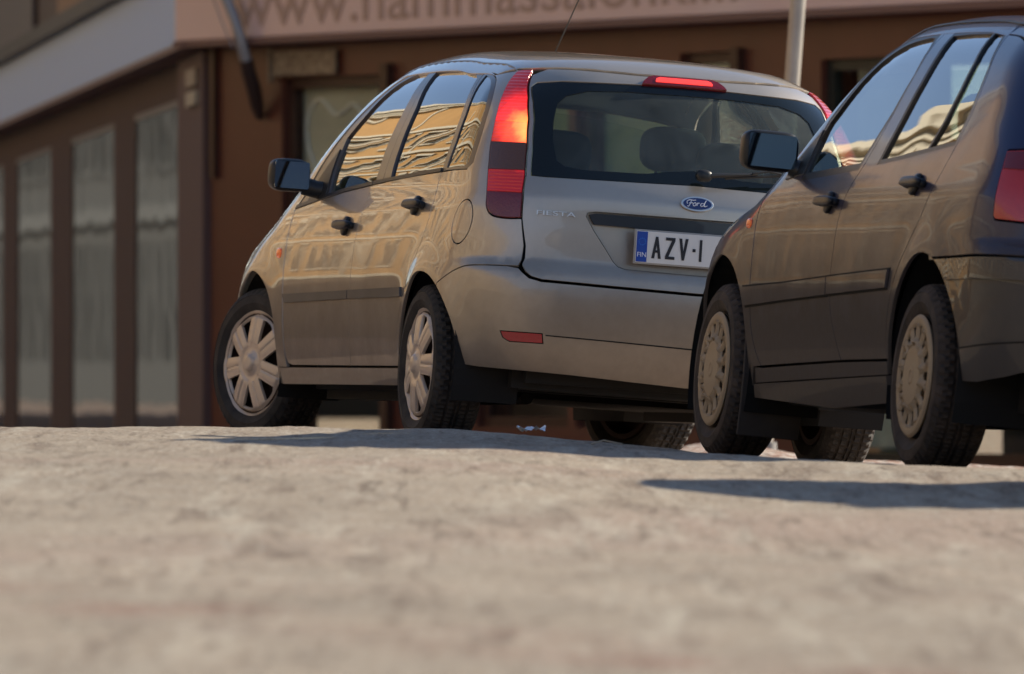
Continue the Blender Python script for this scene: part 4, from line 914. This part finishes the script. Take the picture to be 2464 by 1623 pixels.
def ground_material():
    m=bpy.data.materials.new('worn_sandy_asphalt'); m.use_nodes=True; n=m.node_tree; b=n.nodes['Principled BSDF']; b.inputs['Roughness'].default_value=.92; b.inputs['Specular IOR Level'].default_value=.15
    g=n.nodes.new('ShaderNodeNewGeometry'); L=n.links.new
    def noise_(scale,det=5,rough=.55,vec=None,dist=0):
        q=n.nodes.new('ShaderNodeTexNoise'); q.inputs['Scale'].default_value=scale; q.inputs['Detail'].default_value=det; q.inputs['Roughness'].default_value=rough; q.inputs['Distortion'].default_value=dist
        L(vec or g.outputs['Position'],q.inputs['Vector']); return q.outputs[0]
    def rng(v,a,b_,c=0.,d=1.):
        q=n.nodes.new('ShaderNodeMapRange'); q.inputs[1].default_value=a; q.inputs[2].default_value=b_; q.inputs[3].default_value=c; q.inputs[4].default_value=d; L(v,q.inputs[0]); return q.outputs[0]
    def mix(f,a,b_):
        q=n.nodes.new('ShaderNodeMix'); q.data_type='RGBA'
        L(f,q.inputs[0]) if not isinstance(f,float) else setattr(q.inputs[0],'default_value',f)
        for s,v in ((6,a),(7,b_)):
            if isinstance(v,tuple): q.inputs[s].default_value=(*v,1)
            else: L(v,q.inputs[s])
        return q.outputs[2]
    c=mix(rng(noise_(.9,4),.38,.64),(.365,.302,.232),(.312,.257,.196))
    c=mix(rng(noise_(5.5,5),.50,.66,0,.35),c,(.40,.36,.295))
    c=mix(rng(noise_(.35,4,.5,None,.6),.52,.66,0,.5),c,(.36,.25,.20))
    mp=n.nodes.new('ShaderNodeMapping'); mp.inputs['Scale'].default_value=(1,.085,1); L(g.outputs['Position'],mp.inputs['Vector'])
    c=mix(rng(noise_(8.5,5,.7,mp.outputs[0],.5),.53,.66,0,.85),c,(.17,.125,.092))
    mq=n.nodes.new('ShaderNodeMapping'); mq.inputs['Scale'].default_value=(1,.06,1); mq.inputs['Location'].default_value=(7,3,0); L(g.outputs['Position'],mq.inputs['Vector'])
    c=mix(rng(noise_(17,4,.65,mq.outputs[0],.4),.58,.70,0,.7),c,(.12,.085,.06))
    c=mix(rng(noise_(9,5,.65,mq.outputs[0],.3),.53,.68,0,.55),c,(.52,.47,.38))
    # reddish worn seam running slantwise across the near ground
    sp0=n.nodes.new('ShaderNodeSeparateXYZ'); L(g.outputs['Position'],sp0.inputs[0])
    sm_=n.nodes.new('ShaderNodeMath'); sm_.operation='MULTIPLY_ADD'; L(sp0.outputs[0],sm_.inputs[0]); sm_.inputs[1].default_value=2.1; L(sp0.outputs[1],sm_.inputs[2])
    sn=n.nodes.new('ShaderNodeMath'); sn.operation='MULTIPLY_ADD'; L(noise_(2.2,3),sn.inputs[0]); sn.inputs[1].default_value=1.2; L(sm_.outputs[0],sn.inputs[2])
    sd_=n.nodes.new('ShaderNodeMath'); sd_.operation='SUBTRACT'; L(sn.outputs[0],sd_.inputs[0]); sd_.inputs[1].default_value=16.6
    sa=n.nodes.new('ShaderNodeMath'); sa.operation='ABSOLUTE'; L(sd_.outputs[0],sa.inputs[0])
    gt=n.nodes.new('ShaderNodeMath'); gt.operation='MULTIPLY'; L(rng(sa.outputs[0],0,.8,.75,0),gt.inputs[0]); L(rng(noise_(3.0,4,.6),.42,.62),gt.inputs[1]); c=mix(gt.outputs[0],c,(.24,.115,.085))
    c=mix(rng(noise_(13,4,.6),.60,.70,0,.6),c,(.13,.10,.075))
    c=mix(rng(noise_(38,4,.7),.50,.66,0,.8),c,(.15,.12,.09))
    c=mix(rng(noise_(80,3,.7),.55,.66,0,.7),c,(.60,.56,.48))
    # crushed red and white grit beyond the cars
    sp=n.nodes.new('ShaderNodeSeparateXYZ'); L(g.outputs['Position'],sp.inputs[0])
    vor=n.nodes.new('ShaderNodeTexVoronoi'); vor.inputs['Scale'].default_value=42; L(g.outputs['Position'],vor.inputs['Vector'])
    sv=n.nodes.new('ShaderNodeSeparateColor'); L(vor.outputs['Color'],sv.inputs[0])
    cr_=n.nodes.new('ShaderNodeValToRGB'); L(sv.outputs[0],cr_.inputs[0]); e=cr_.color_ramp; e.interpolation='CONSTANT'
    e.elements[0].color=(.30,.15,.10,1); e.elements[1].position=.25; e.elements[1].color=(.52,.45,.38,1)
    q=e.elements.new(.5); q.color=(.20,.15,.12,1); q=e.elements.new(.7); q.color=(.60,.54,.46,1); q=e.elements.new(.88); q.color=(.38,.22,.16,1)
    yr=rng(sp.outputs[1],33.6,35.2); c=mix(yr,c,cr_.outputs[0])
    L(c,b.inputs['Base Color'])
    bp=n.nodes.new('ShaderNodeBump'); bp.inputs['Strength'].default_value=.9; bp.inputs['Distance'].default_value=.008
    L(noise_(34,6,.65),bp.inputs['Height']); L(bp.outputs[0],b.inputs['Normal'])
    return m
def build_ground():
    xs=np.concatenate([[-900,-300,-100,-40,-20,-12,-8,-5.5,-4],np.arange(-3.2,4.61,.06),[5,6,8,12,20,40,100,300,900]])
    ys=np.concatenate([[-900,-300,-100,-40,-15,-5,2,6,8,10,11.5],np.arange(12.5,50.01,.075),np.arange(51,101,1.5),[108,120,150,250,900]])
    X,Y=np.meshgrid(xs,ys); Q=np.stack([X.ravel(),Y.ravel()],1); Z=ground_z(Q[:,0],Q[:,1])
    for i,(x,y) in enumerate(Q):
        if -3.3<x<4.7 and 12<y<50.5:
            cf=1.0
            Z[i]+=.0075*noise.noise((x*3.1,y*2.1,0))+.0048*noise.noise((x*9,y*5,3))+.0042*noise.noise((x*24,y*12,7))
    nx=len(xs); V=[(float(a),float(b),float(c)) for (a,b),c in zip(Q,Z)]
    F=[(j*nx+i,j*nx+i+1,(j+1)*nx+i+1,(j+1)*nx+i) for j in range(len(ys)-1) for i in range(nx-1)]
    me=bpy.data.meshes.new('ground'); me.from_pydata(V,[],F); me.polygons.foreach_set('use_smooth',[True]*len(F)); me.update()
    o=link('ground',me,ground_material()); tag(o,'worn sandy street surface with a crest in front of the cars','ground',kind='structure')
# ---------------------------------------------------------------- corner shop building behind
def build_shop():
    B=empty('shop_building',(-2.115,70.2,0)); T0=Matrix.Translation((2.115,-70.2,0))
    tag(B,'brown corner shop building with pink lettered sign band and tall windows','building')
    brown=mat('brown_metal_cladding',(.062,.032,.024),.75,spec=.4,noise_amt=.18,nscale=3,bump=.15,bscale=25)
    brown2=mat('brown_tile_cladding',(.118,.040,.025),.35,spec=.5,noise_amt=.15,nscale=2)
    dark=mat('dark_brown_frame',(.045,.018,.012),.4)
    upper=mat('brown_upper_wall',(.075,.046,.028),.6,noise_amt=.3,nscale=1.2)
    sign=mat('pink_sign_panel',(.66,.51,.49),.3,coat=.35,coat_rough=.04)
    signw=mat('sky_tinted_sign_panel',(.48,.64,.92),.5,coat=0,spec=.15,coat_rough=.02)  # sky mirrored in the white panel, put in as an even blue
    ink=mat('sign_letters',(.44,.31,.25),.5)
    blind=mat('cream_window_blind',(.66,.62,.50),.8,noise_amt=.15,nscale=2)
    dim=mat('dim_interior',(.03,.035,.035),.8,noise_amt=.5,nscale=1.5)
    wg=mat('shop_window_glass',(.03,.036,.036),.015,coat=0,spec=1.0)
    wgl=glass_mat('shop_glass',(.93,.96,.93),1.45,1.0)
    gutter=mat('dark_gutter',(.02,.018,.016),.5); plate=mat('small_sign_plate',(.34,.28,.19),.5,col2=(.14,.10,.065),nscale=26); grey=mat('plinth_grey',(.20,.10,.075),.8)
    # the two faces meet at C; s runs along a face, h is up, o is outwards
    C=Vector((-2.115,70.2,E))
    fr=Vector((.57,-.8217,0)); fn=Vector((-.8217,-.57,0)); lr=Vector((-.1064,.9943,0)); ln=Vector((-.9943,-.1064,0))
    C0=Vector((0,0,E))
    def FM(d,nn): M=Matrix.Identity(4); 
    def M3(d,nn):
        M=Matrix.Identity(4)
        for i in range(3): M[i][0]=d[i]; M[i][1]=(0,0,1)[i]; M[i][2]=nn[i]; M[i][3]=C0[i]
        return M
    MF=M3(fr,fn); ML=M3(lr,ln)
    def sF(px): k=(px*1.0353-1232)/FPX; return (70.2*k+2.115)/(.57+.8217*k)
    def sL(px): D=129480/(px*1.0353+1336); return (D-70.2)/.9943
    def bx(k,M,s0,s1,h0,h1,o0,o1): return k.box(s0,s1,h0,h1,o0,o1,M)
    FOOT=-1.1; TOP=1.99; SB=2.31; ST=2.84
    # front face: openings
    ops=[(sF(655),sF(885),-.62,2.03),(sF(1106),sF(1320),-.385,2.0),(sF(1338),sF(1560),-.385,2.0),(sF(1580),sF(1697),-.385,2.08),(sF(1908),sF(2105),-.60,2.0),(sF(2125),sF(2400),-.60,2.0),(sF(2440),sF(2640),-.5,2.0)]
    k=MB(); s=0.
    xs=[0.]+[v for o in ops for v in (o[0],o[1])]+[11.]
    for i in range(0,len(xs),2): bx(k,MF,xs[i],xs[i+1],FOOT,ST+.12,-.30,0)
    for (a,b,h0,h1) in ops: bx(k,MF,a,b,h1,ST+.12,-.30,0); bx(k,MF,a,b,FOOT,h0,-.30,0)
    k.build('wall',brown2,B)
    # left wing
    wl=[(sL(425),sL(312)),(sL(265),sL(165)),(sL(118),sL(38))]; x=wl[-1][1]
    for i in range(6): wl.append((x+2.3+i*8.0,x+2.3+i*8.0+5.6))
    k=MB(); xs=[0.]+[v for o in wl for v in o]+[60.]
    for i in range(0,len(xs),2): bx(k,ML,xs[i],xs[i+1],FOOT,ST+.12,-.30,0)
    for (a,b) in wl: bx(k,ML,a,b,TOP,ST+.12,-.30,0); bx(k,ML,a,b,FOOT,-.9,-.30,0)
    k.build('wall',brown,B)
    # corner pilasters and a cladding edge
    k=MB(); bx(k,ML,.02,sL(430)-.05,FOOT,2.25,.0,.06); k.build('corner_pilaster',mat('pilaster_brown',(.088,.046,.038),.7),B)
    k=MB(); s0=sF(497); bx(k,MF,s0,s0+.06,1.35,2.28,.0,.04); k.build('cable_duct',dark,B)
    for s0 in (sF(898),sF(1712)): k=MB(); bx(k,MF,s0,s0+.09,FOOT,2.1,.0,.06); k.build('downpipe',dark,B)
    # sign bands; the front one carries the web address
    k=MB(); bx(k,MF,-.14,11,SB,ST,.0,.22); k.build('sign_band',sign,B,bevel=.01)
    sb=[o for o in B.children if o.name.startswith('sign_band')][-1]
    k=MB(); bx(k,ML,-.10,60,SB,ST,.0,.20); k.build('sign_band',signw,B,bevel=.01)
    se=mat('sign_lower_edge',(.16,.09,.08),.5); k=MB(); bx(k,MF,-.14,11,SB-.045,SB-.002,.0,.235); k.build('sign_edge',se,B); k=MB(); bx(k,ML,-.12,60,SB-.045,SB-.002,.0,.215); k.build('sign_edge',se,B)
    k=MB(); bx(k,MF,-.2,11,ST+.002,ST+.13,.0,.30); k.build('gutter',gutter,B); k=MB(); bx(k,ML,-.2,60,ST+.002,ST+.13,.0,.28); k.build('gutter',gutter,B)
    s0=sF(608); s1=sF(1778)
    Mt=MF@Matrix.Translation((s0,2.392,.222)); text_mesh('lettering','www.hammassalonki.fi',.46,ink,Mt,sb,.003,width=s1-s0,align='LEFT',bold=.002)
    # upper storey
    k=MB(); bx(k,MF,-.0,11,ST+.13,6.2,-.3,-.02); bx(k,ML,0,60,ST+.13,6.2,-.3,-.02); k.build('upper_wall',upper,B)
    for i in range(3):
        k=MB(); bx(k,ML,7+i*14,17.3+i*12,3.06,5.0,-.03,.03); w_=k.build('upper_window',mat('ochre_panel',(.24,.12,.035),.5) if i==0 else dark,B)
    for i in range(3):
        k=MB(); bx(k,MF,1+i*3.2,2.6+i*3.2,3.4,5.0,-.03,.03); k.build('upper_window',dark,B)
    k=MB(); 
    a=C0+fr*11; b=C0+lr*60
    k.add([tuple(C0+Vector((0,0,6.2))),tuple(a+Vector((0,0,6.2))),tuple(a+Vector((6,8,6.2))),tuple(b+Vector((14,0,6.2))),tuple(b+Vector((0,0,6.2)))],[(0,1,2,3,4)]); k.build('roof',upper,B)
    k=MB(); k.add([tuple(a+Vector((0,0,FOOT))),tuple(a+Vector((6,8,FOOT))),tuple(a+Vector((6,8,6.2))),tuple(a+Vector((0,0,6.2)))],[(0,1,2,3)]); k.build('end_wall',upper,B); k=MB(); k.add([tuple(b+Vector((0,0,FOOT))),tuple(b+Vector((14,0,FOOT))),tuple(b+Vector((14,0,6.2))),tuple(b+Vector((0,0,6.2)))],[(0,1,2,3)]); k.build('end_wall',upper,B)
    pl=mat('beige_upper_plaster',(.34,.27,.19),.85,noise_amt=.2,nscale=.6); k=MB(); bx(k,MF,0,11,6.2,15,-6,-.25); k.build('added_upper_wall',pl,B); k=MB(); bx(k,ML,0,60,6.2,15,-6,-.25); k.build('added_upper_wall',pl,B)  # unseen upper storeys, added to give the car roof a beige reflection
    # windows
    def window(M,a,b,h0,h1,gl,fm,fw=.06,mull=()):
        q0=-.12 if M is MF else -.06; q1=q0+.07-(.012 if M is ML else 0); k=MB(); bx(k,M,a,a+fw,h0,h1,q0,q1); bx(k,M,b-fw,b,h0,h1,q0,q1); bx(k,M,a+fw,b-fw,h1-fw,h1,q0,q1); bx(k,M,a+fw,b-fw,h0,h0+fw,q0,q1)
        for q in mull: bx(k,M,q-.03,q+.03,h0+fw,h1-fw,-.115,-.055)
        f=k.build('window',fm,B); g=MB(); bx(g,M,a+fw,b-fw,h0+fw,h1-fw,q1-.05 if M is MF else q1-.018,q1-.042 if M is MF else q1-.010); g.build('pane',gl,f); return f
    for i,(a,b) in enumerate(wl): window(ML,a,b,-.9,TOP,wg_l,dark,.05)
    for i,(a,b,h0,h1) in enumerate(ops):
        f=window(MF,a,b,h0,h1,wgl,dark if i!=4 else mat('green_black_frame',(.012,.018,.016),.4),.07)
    rooms=[(ops[0],[(0,1,-.62,2.0,blind,'.3')]),]
    # what stands just behind the panes
    a,b,h0,h1=ops[0]; w_=b-a
    k=MB(); bx(k,MF,a+w_*.04,b-.02,.0,h1-.03,-.165,-.15); k.build('window_blind',blind,B)
    k=MB()
    hs=[]
    cx=a+w_*.60; D_=69.2
    for X_,Y_ in cr([(570,985),(505,860),(467,720),(455,560),(480,430),(530,340),(578,308),(630,340),(690,425),(740,462),(800,435),(860,378),(905,372),(960,430),(1000,540),(985,680),(900,800),(740,910)],4,True):
        hs.append(tuple(MF@Vector((sF((620+X_/3.92-37)/1.0353),(890.4-160-Y_/3.92)/FPX*D_,-.135))))
    k.tube(hs,.013,6,False); k.build('heart_outline',mat('pale_heart_paint',(.95,.92,.88),.7),B)
    fp=mat('faded_face_paint',(.08,.07,.05),.8)
    for (dx,dy,r) in ((.06,.06,.05),(.17,.09,.045),(.10,-.02,.03),(-.18,-.15,.035)): k=MB(); k.superell((cx+w_*dx,1.50+dy,-.146),(r,r*.7,.004),2.4,MF); k.build('heart_eye',fp,B)
    k=MB(); bx(k,MF,a+.05,b,-.6,.02,-.9,-.85); bx(k,MF,a-.2,b+.2,-1,2.3,-1.6,-1.55); k.build('room_back',mat('grey_room',(.16,.17,.165),.9),B)
    for j in (1,2,3):
        a,b,h0,h1=ops[j]
        if j<3: k=MB(); bx(k,MF,a+.06,b-.06,.35,h1-.1,-.22,-.20); k.build('window_blind',mat('green_cream_blind',(.42,.46,.30),.8,noise_amt=.15,nscale=2),B)
        k=MB(); bx(k,MF,a-.1,b+.1,-1,2.3,-1.3,-1.25); k.build('room_back',mat('bluish_room',(.45,.50,.60),.9,noise_amt=.4,nscale=2.5) if j<3 else blind,B)
    a,b,h0,h1=ops[3]; k=MB(); bx(k,MF,a+.03,b-.05,.3,h1-.07,-.165,-.15); k.build('window_blind',mat('bright_blind',(.85,.82,.62),.8),B)
    a,b,h0,h1=ops[4]
    k=MB(); bx(k,MF,a-.1,b+.1,-1,2.3,-1.6,-1.55); k.build('room_back',mat('green_dark_room',(.02,.03,.028),.9,noise_amt=.5,nscale=2),B)
    cl=mat('pale_curtain',(.75,.72,.58),.9,noise_amt=.4,nscale=4); k=MB()
    n=40; s0_,s1_=a+(b-a)*.20,b-.12
    vs=[];fs=[]
    for i in range(n+1):
        q=s0_+(s1_-s0_)*i/n; oo=-.19+.03*math.sin(i*1.3)
        for h in (-.5,1.93): vs.append(tuple(MF@Vector((q,h,oo))))
    for i in range(n): fs.append((2*i,2*i+2,2*i+3,2*i+1))
    k.add(vs,fs); bx(k,MF,s0_,s1_,1.72,1.80,-.155,-.145); k.build('curtain',cl,B,smooth=True)
    k=MB(); bx(k,MF,a+.1,b-.1,-.56,-.09,-.52,-.5)
    for h in (-.55,-.42,-.29,-.16): bx(k,MF,a+.1,b-.1,h,h+.07,-.5,-.4)
    k.build('radiator',mat('pale_teal_radiator',(.30,.42,.42),.6),B)
    a,b,h0,h1=ops[5]
    k=MB(); bx(k,MF,a-.1,b+.1,-1,2.3,-1.3,-1.25); k.build('room_back',mat('olive_room',(.11,.13,.10),.9,noise_amt=.6,nscale=3),B)
    # small plates below the sign
    k=MB(); bx(k,MF,sF(648),sF(790),2.045,2.215,.02,.045); p=k.build('name_plate',plate,B)
    k=MB(); bx(k,MF,sF(636),sF(640),2.0,2.24,.02,.05); k.build('plate_bracket',plate,B)
    k=MB(); bx(k,ML,sL(487)+.2,sL(459),2.02,2.14,.06,.09); k.build('name_plate',plate,B)
    k=MB(); bx(k,ML,sL(487)+.2,sL(459),1.88,1.98,.06,.09); k.build('name_plate',mat('pale_plate',(.36,.33,.24),.5),B)
    # move geometry frame to C
    for o in B.children: pass
    return B,MF,C,sF
def shop_pole(MF,C,sF):
    MW=Matrix.Translation((-2.115,70.2,0))@MF
    o=empty('banner_pole',tuple(MW@Vector((sF(600),1.72,.05)))); tag(o,'slanted grey banner pole in a dark socket on the shop wall by the heart window','pole')
    inv=Matrix.Translation(o.location).inverted()
    def P(px,h,out): return inv@(MW@Vector((sF(px),h,out)))
    g=mat('grey_pole',(.30,.31,.32),.35,.3); d=mat('dark_socket',(.035,.018,.014),.6)
    MB().tube([P(640,2.14,.24),P(641,2.28,.29),P(636,2.42,.31),P(622,2.62,.36),P(605,2.95,.45)],.040,14).build('tube',g,o,smooth=True)
    MB().tube([P(613,1.76,.03),P(620,1.84,.08),P(629,1.96,.14),P(636,2.08,.21),P(640,2.16,.245)],[.03,.048,.054,.052,.048],14).build('socket',d,o,smooth=True)
    MB().tube([P(625,2.24,.30),P(606,2.42,.32),P(592,2.62,.36),P(580,3.0,.5)],.006,6).build('rope',g,o)
def street_pole():
    D=47.0; z0=float(ground_z(1.1,D)[0]); s=math.tan(math.radians(4.0))
    def X(py,px): return ((px*1.0353-1232)/FPX*D, D, -(py*1.0353-890.4)/FPX*D+E)
    top=X(0,1855); mid=X(190,1841)
    dx=(top[0]-mid[0])/(top[2]-mid[2]); base=(mid[0]-dx*(mid[2]-z0+.02),D,z0-.02)
    o=empty('street_pole',base); tag(o,'leaning pale metal street pole behind the silver car, sun on its right edge','pole')
    h=3.6; MB().tube([(0,0,0),(dx*h,0,h)],.0365,20).build('shaft',mat('galvanised_pole',(.42,.38,.33),.42,.55,noise_amt=.2,nscale=6),o,smooth=True)
    MB().tube([(0,0,0),(0,0,.10)],.06,20).build('foot',mat('pole_foot',(.2,.19,.18),.6),o,smooth=True)
    k=MB(); M=Matrix.Translation((dx*h*.95,-.045,h*.93)); k.prism([(.22*math.cos(a),.22*math.sin(a)) for a in np.linspace(0,2*PI,32,endpoint=False)],0,.006,M@Matrix.Rotation(PI/2,4,'X')); k.build('sign_disc',mat('disc_back',(.3,.3,.3),.5,.5),o)
def facade(name,label,org,d,nn,L,H,m,floors,mt,glass,m0=None,win_w=1.3,win_h=1.9,pitch=3.0,arch=False,depth=9,roofm=None,z0=-1.0,pil=True):
    """a street house: wall with real window recesses, string courses, cornice and roof"""
    B=empty(name,org); tag(B,label,'building')
    d=Vector(d).normalized(); nn=Vector(nn).normalized(); M=Matrix.Identity(4)
    for i in range(3): M[i][0]=d[i]; M[i][1]=(0,0,1)[i]; M[i][2]=nn[i]
    n=int(L/pitch); fh=H/floors; k=MB(); gl=MB(); tr=MB(); bars=MB()
    wins=[]; k.box(0,L,z0,H,-depth,-.35,M); k_=k; g0=MB()
    for f in range(floors):
        k=g0 if (m0 and f==0) else k_
        if m0 and f==floors-1: k_.box(0,n*pitch,f*fh,H,-.349,0,M); continue
        h0=f*fh+.95 if f else .75; h1=h0+(win_h if f else win_h*1.15)
        for i in range(n):
            x0=i*pitch; a=x0+(pitch-win_w)/2; b=a+win_w
            k.box(x0,a,f*fh if f else z0,(f+1)*fh,-.349,0,M); k.box(b,x0+pitch,f*fh if f else z0,(f+1)*fh,-.349,0,M)
            k.box(a,b,f*fh if f else z0,h0,-.349,0,M); k.box(a,b,h1,(f+1)*fh,-.349,0,M)
            wins.append((a,h0,h1-h0))
            if f: 
                tr.box(a-.15,b+.15,h0-.14,h0,.001,.16,M); tr.box(a-.2,b+.2,h1+.02,h1+.24,.001,.18,M); tr.box(a-.16,a-.02,h0,h1,.001,.06,M); tr.box(b+.02,b+.16,h0,h1,.001,.06,M)
    k=k_; k.box(n*pitch,L,z0,H,-.349,0,M)
    if m0: g0.build('ground_floor_wall',m0,B)
    for f in range(1,floors): tr.box(0,L,f*fh-.12,f*fh+.18,.001,.22,M)
    tr.box(0,L,H-.75,H-.55,.001,.25,M); tr.box(0,L,H-.3,H,.001,.55,M); tr.box(0,L,H-.55,H-.30,.001,.35,M)
    if pil:
        for i in range(0,n+1,3): tr.box(max(0,i*pitch-.25),i*pitch+.25,fh+.2,H-.8,.001,.12,M)
    k.build('wall',m,B); tr.build('mouldings',mt,B)
    kinds={}
    for (a,h0,hh) in wins:
        key=round(hh,3)
        if key not in kinds:
            q=MB()
            for x in (0,win_w/2-.035,win_w-.07): q.box(x,x+.07,0,hh,-.199,-.15)
            for y in (0,hh*.62,hh-.07): q.box(0,win_w,y,y+.07,-.198,-.149)
            g=MB().box(0,win_w,0,hh,-.22,-.20); fo=q.build('window',mt,B); go=g.build('pane',glass,fo); fo.matrix_local=M@Matrix.Translation((a,h0,0)); kinds[key]=(fo,go); continue
        f2=kinds[key][0].copy(); g2=kinds[key][1].copy(); sc.collection.objects.link(f2); sc.collection.objects.link(g2); f2.parent=B; g2.parent=f2; f2.matrix_local=M@Matrix.Translation((a,h0,0))
    r=MB(); r.add([tuple(M@Vector(p)) for p in ((0,H,.5),(L,H,.5),(L,H+2.2,-4),(0,H+2.2,-4),(0,H,-depth),(L,H,-depth))],[(0,1,2,3),(3,2,5,4),(0,3,4),(1,5,2)]); r.build('roof',roofm or mat('dark_tin_roof',(.05,.05,.05),.5),B)
    return B
# ---------------------------------------------------------------- put it together
wg_l=bpy.data.materials.new('wing_window_glass'); wg_l.use_nodes=True; _n=wg_l.node_tree; _n.nodes.remove(_n.nodes['Principled BSDF'])
_d=_n.nodes.new('ShaderNodeBsdfDiffuse'); _d.inputs[0].default_value=(.060,.068,.062,1); _g=_n.nodes.new('ShaderNodeBsdfGlossy'); _g.inputs['Roughness'].default_value=.03; _m=_n.nodes.new('ShaderNodeMixShader'); _m.inputs[0].default_value=.42
_tc=_n.nodes.new('ShaderNodeTexCoord'); _nb=_n.nodes.new('ShaderNodeTexNoise'); _nb.inputs['Scale'].default_value=.8; _nb.inputs['Detail'].default_value=1; _n.links.new(_tc.outputs['Object'],_nb.inputs['Vector'])
_bp=_n.nodes.new('ShaderNodeBump'); _bp.inputs['Distance'].default_value=.006; _n.links.new(_nb.outputs[0],_bp.inputs['Height']); _n.links.new(_bp.outputs[0],_g.inputs['Normal'])
_n.links.new(_d.outputs[0],_m.inputs[1]); _n.links.new(_g.outputs[0],_m.inputs[2]); _n.links.new(_m.outputs[0],_n.nodes['Material Output'].inputs[0])
build_ground()
B,MF,C,sF=build_shop(); shop_pole(MF,C,sF); street_pole()
yel=mat('ochre_plaster',(.42,.235,.075),.85,noise_amt=.15,nscale=.8); cream=mat('cream_mouldings',(.50,.45,.34),.8); hg=mat('house_window_glass',(.05,.07,.08),.05,spec=.8)
facade('yellow_house','ochre yellow plaster house with cream mouldings across the side street, mirrored in the car sides',(-38,150,E-.6),(.16,-.987,0),(.987,.16,0),100,21.0,yel,6,cream,hg,m0=mat('brown_stone_base',(.13,.09,.055),.85,noise_amt=.3,nscale=.7),pitch=3.2)
facade('tan_house','tan plaster house along the left side of the street, mirrored round the cars tail corners',(-23,49,E-.6),(.03,-1,0),(1,.03,0),95,11.0,mat('tan_plaster',(.30,.21,.115),.85,noise_amt=.15,nscale=.8),3,cream,hg,m0=mat('grey_brown_base',(.16,.12,.08),.85,noise_amt=.3,nscale=.7),pitch=3.4,win_w=1.2)
facade('grey_house','grey plaster house further up the side street, mirrored in the shop windows',(-21,250,E-.6),(0,-1,0),(1,0,0),108,13.5,mat('grey_plaster',(.075,.078,.075),.85,noise_amt=.15,nscale=.8),4,mat('grey_mouldings',(.11,.115,.11),.8),hg,pitch=4.0)
facade('cream_house','cream plaster house down the street behind the viewer, mirrored in the silver tailgate',(36,-24,E-.6),(-1,0,0),(0,1,0),60,9.5,mat('cream_plaster',(.36,.24,.15),.85,noise_amt=.15,nscale=.8),3,cream,hg,pitch=3.2,depth=10)
build_silver(); blue=build_blue()
# a third car stands crosswise just off the right edge; its shadow lies on the near slope
def copy_tree(o,par=None):
    c=o.copy(); sc.collection.objects.link(c)
    if par: c.parent=par
    for ch in o.children: copy_tree(ch,c)
    return c
third=copy_tree(blue); third.matrix_world=pose_matrix((4.80,27.1,-.415,PI/2,.030,.0)); third['label']='dark hatchback standing crosswise beyond the right edge, seen only by its shadow on the slope'
# loose grit on the road
rnd=np.random.RandomState(4); N=15000
gy=14+20.0*rnd.rand(N)**.8; gx=-.5+(rnd.rand(N)-.5)*(gy*.115); gy2=np.concatenate([gy,30+4*rnd.rand(2500)]); gx2=np.concatenate([gx,-1.9+4.4*rnd.rand(2500)]); gx2[:N]+=.5+.03*gy2[:N]*0
gz=ground_z(gx2,gy2); k=MB(); V=[];F=[]
for x,y,z in zip(gx2,gy2,gz):
    z+=.0075*noise.noise((x*3.1,y*2.1,0))+.0048*noise.noise((x*9,y*5,3))+.0042*noise.noise((x*24,y*12,7))
    r=.0022+.0075*rnd.rand()**4; b=len(V); j=rnd.rand(6)*.5+.75
    V+=[(x-r*j[0],y,z+r*.3),(x+r*j[1],y,z+r*.3),(x,y-r*j[2],z+r*.3),(x,y+r*j[3],z+r*.3),(x+r*.1,y,z+r*j[4]),(x,y,z-r*.3)]
    F+=[(b+i for i in t) for t in ((0,2,4),(2,1,4),(1,3,4),(3,0,4),(2,0,5),(1,2,5),(3,1,5),(0,3,5))]
me=bpy.data.meshes.new('grit'); me.from_pydata(V,[],[tuple(f) for f in F]); me.update()
gm=mat('grit_stones',(.30,.25,.19),.85,col2=(.16,.12,.09),nscale=25)
tag(link('grit',me,gm),'fine grit and little stones scattered over the sandy street','grit',kind='stuff')
# small things on the road
k=MB(); rnd=random.Random(2); z=float(ground_z(.0,33.0)[0])
px0=(1222*1.0353-1232)/FPX*32.9
n=7; vs=[]
for j in range(4):
    for i in range(n): vs.append((-.03+.045*i*.35+rnd.uniform(-.005,.005),-.02+.014*j,.004+.012*math.sin(i*1.9+j)*.8+.010+rnd.uniform(0,.006)))
k.add(vs,[(j*n+i,j*n+i+1,(j+1)*n+i+1,(j+1)*n+i) for j in range(3) for i in range(n-1)])
o=k.build('litter_scrap',mat('foil_white',(.8,.8,.8),.3,.4)); o.location=(px0,32.9,float(ground_z(px0,32.9)[0])+.004); tag(o,'small crumpled white scrap on the crest beside the silver car','litter')
sx=(1410*1.0353-1232)/FPX*32.3
o=MB().tube([(-.05,0,.0),(-.01,.01,.012),(.02,0,.006),(.05,.01,.0)],.003,6).build('dry_twig',mat('twig',(.45,.38,.28),.8)); o.location=(sx,32.3,float(ground_z(sx,32.3)[0])+.004); tag(o,'small dry twig on the crest between the two cars','twig')
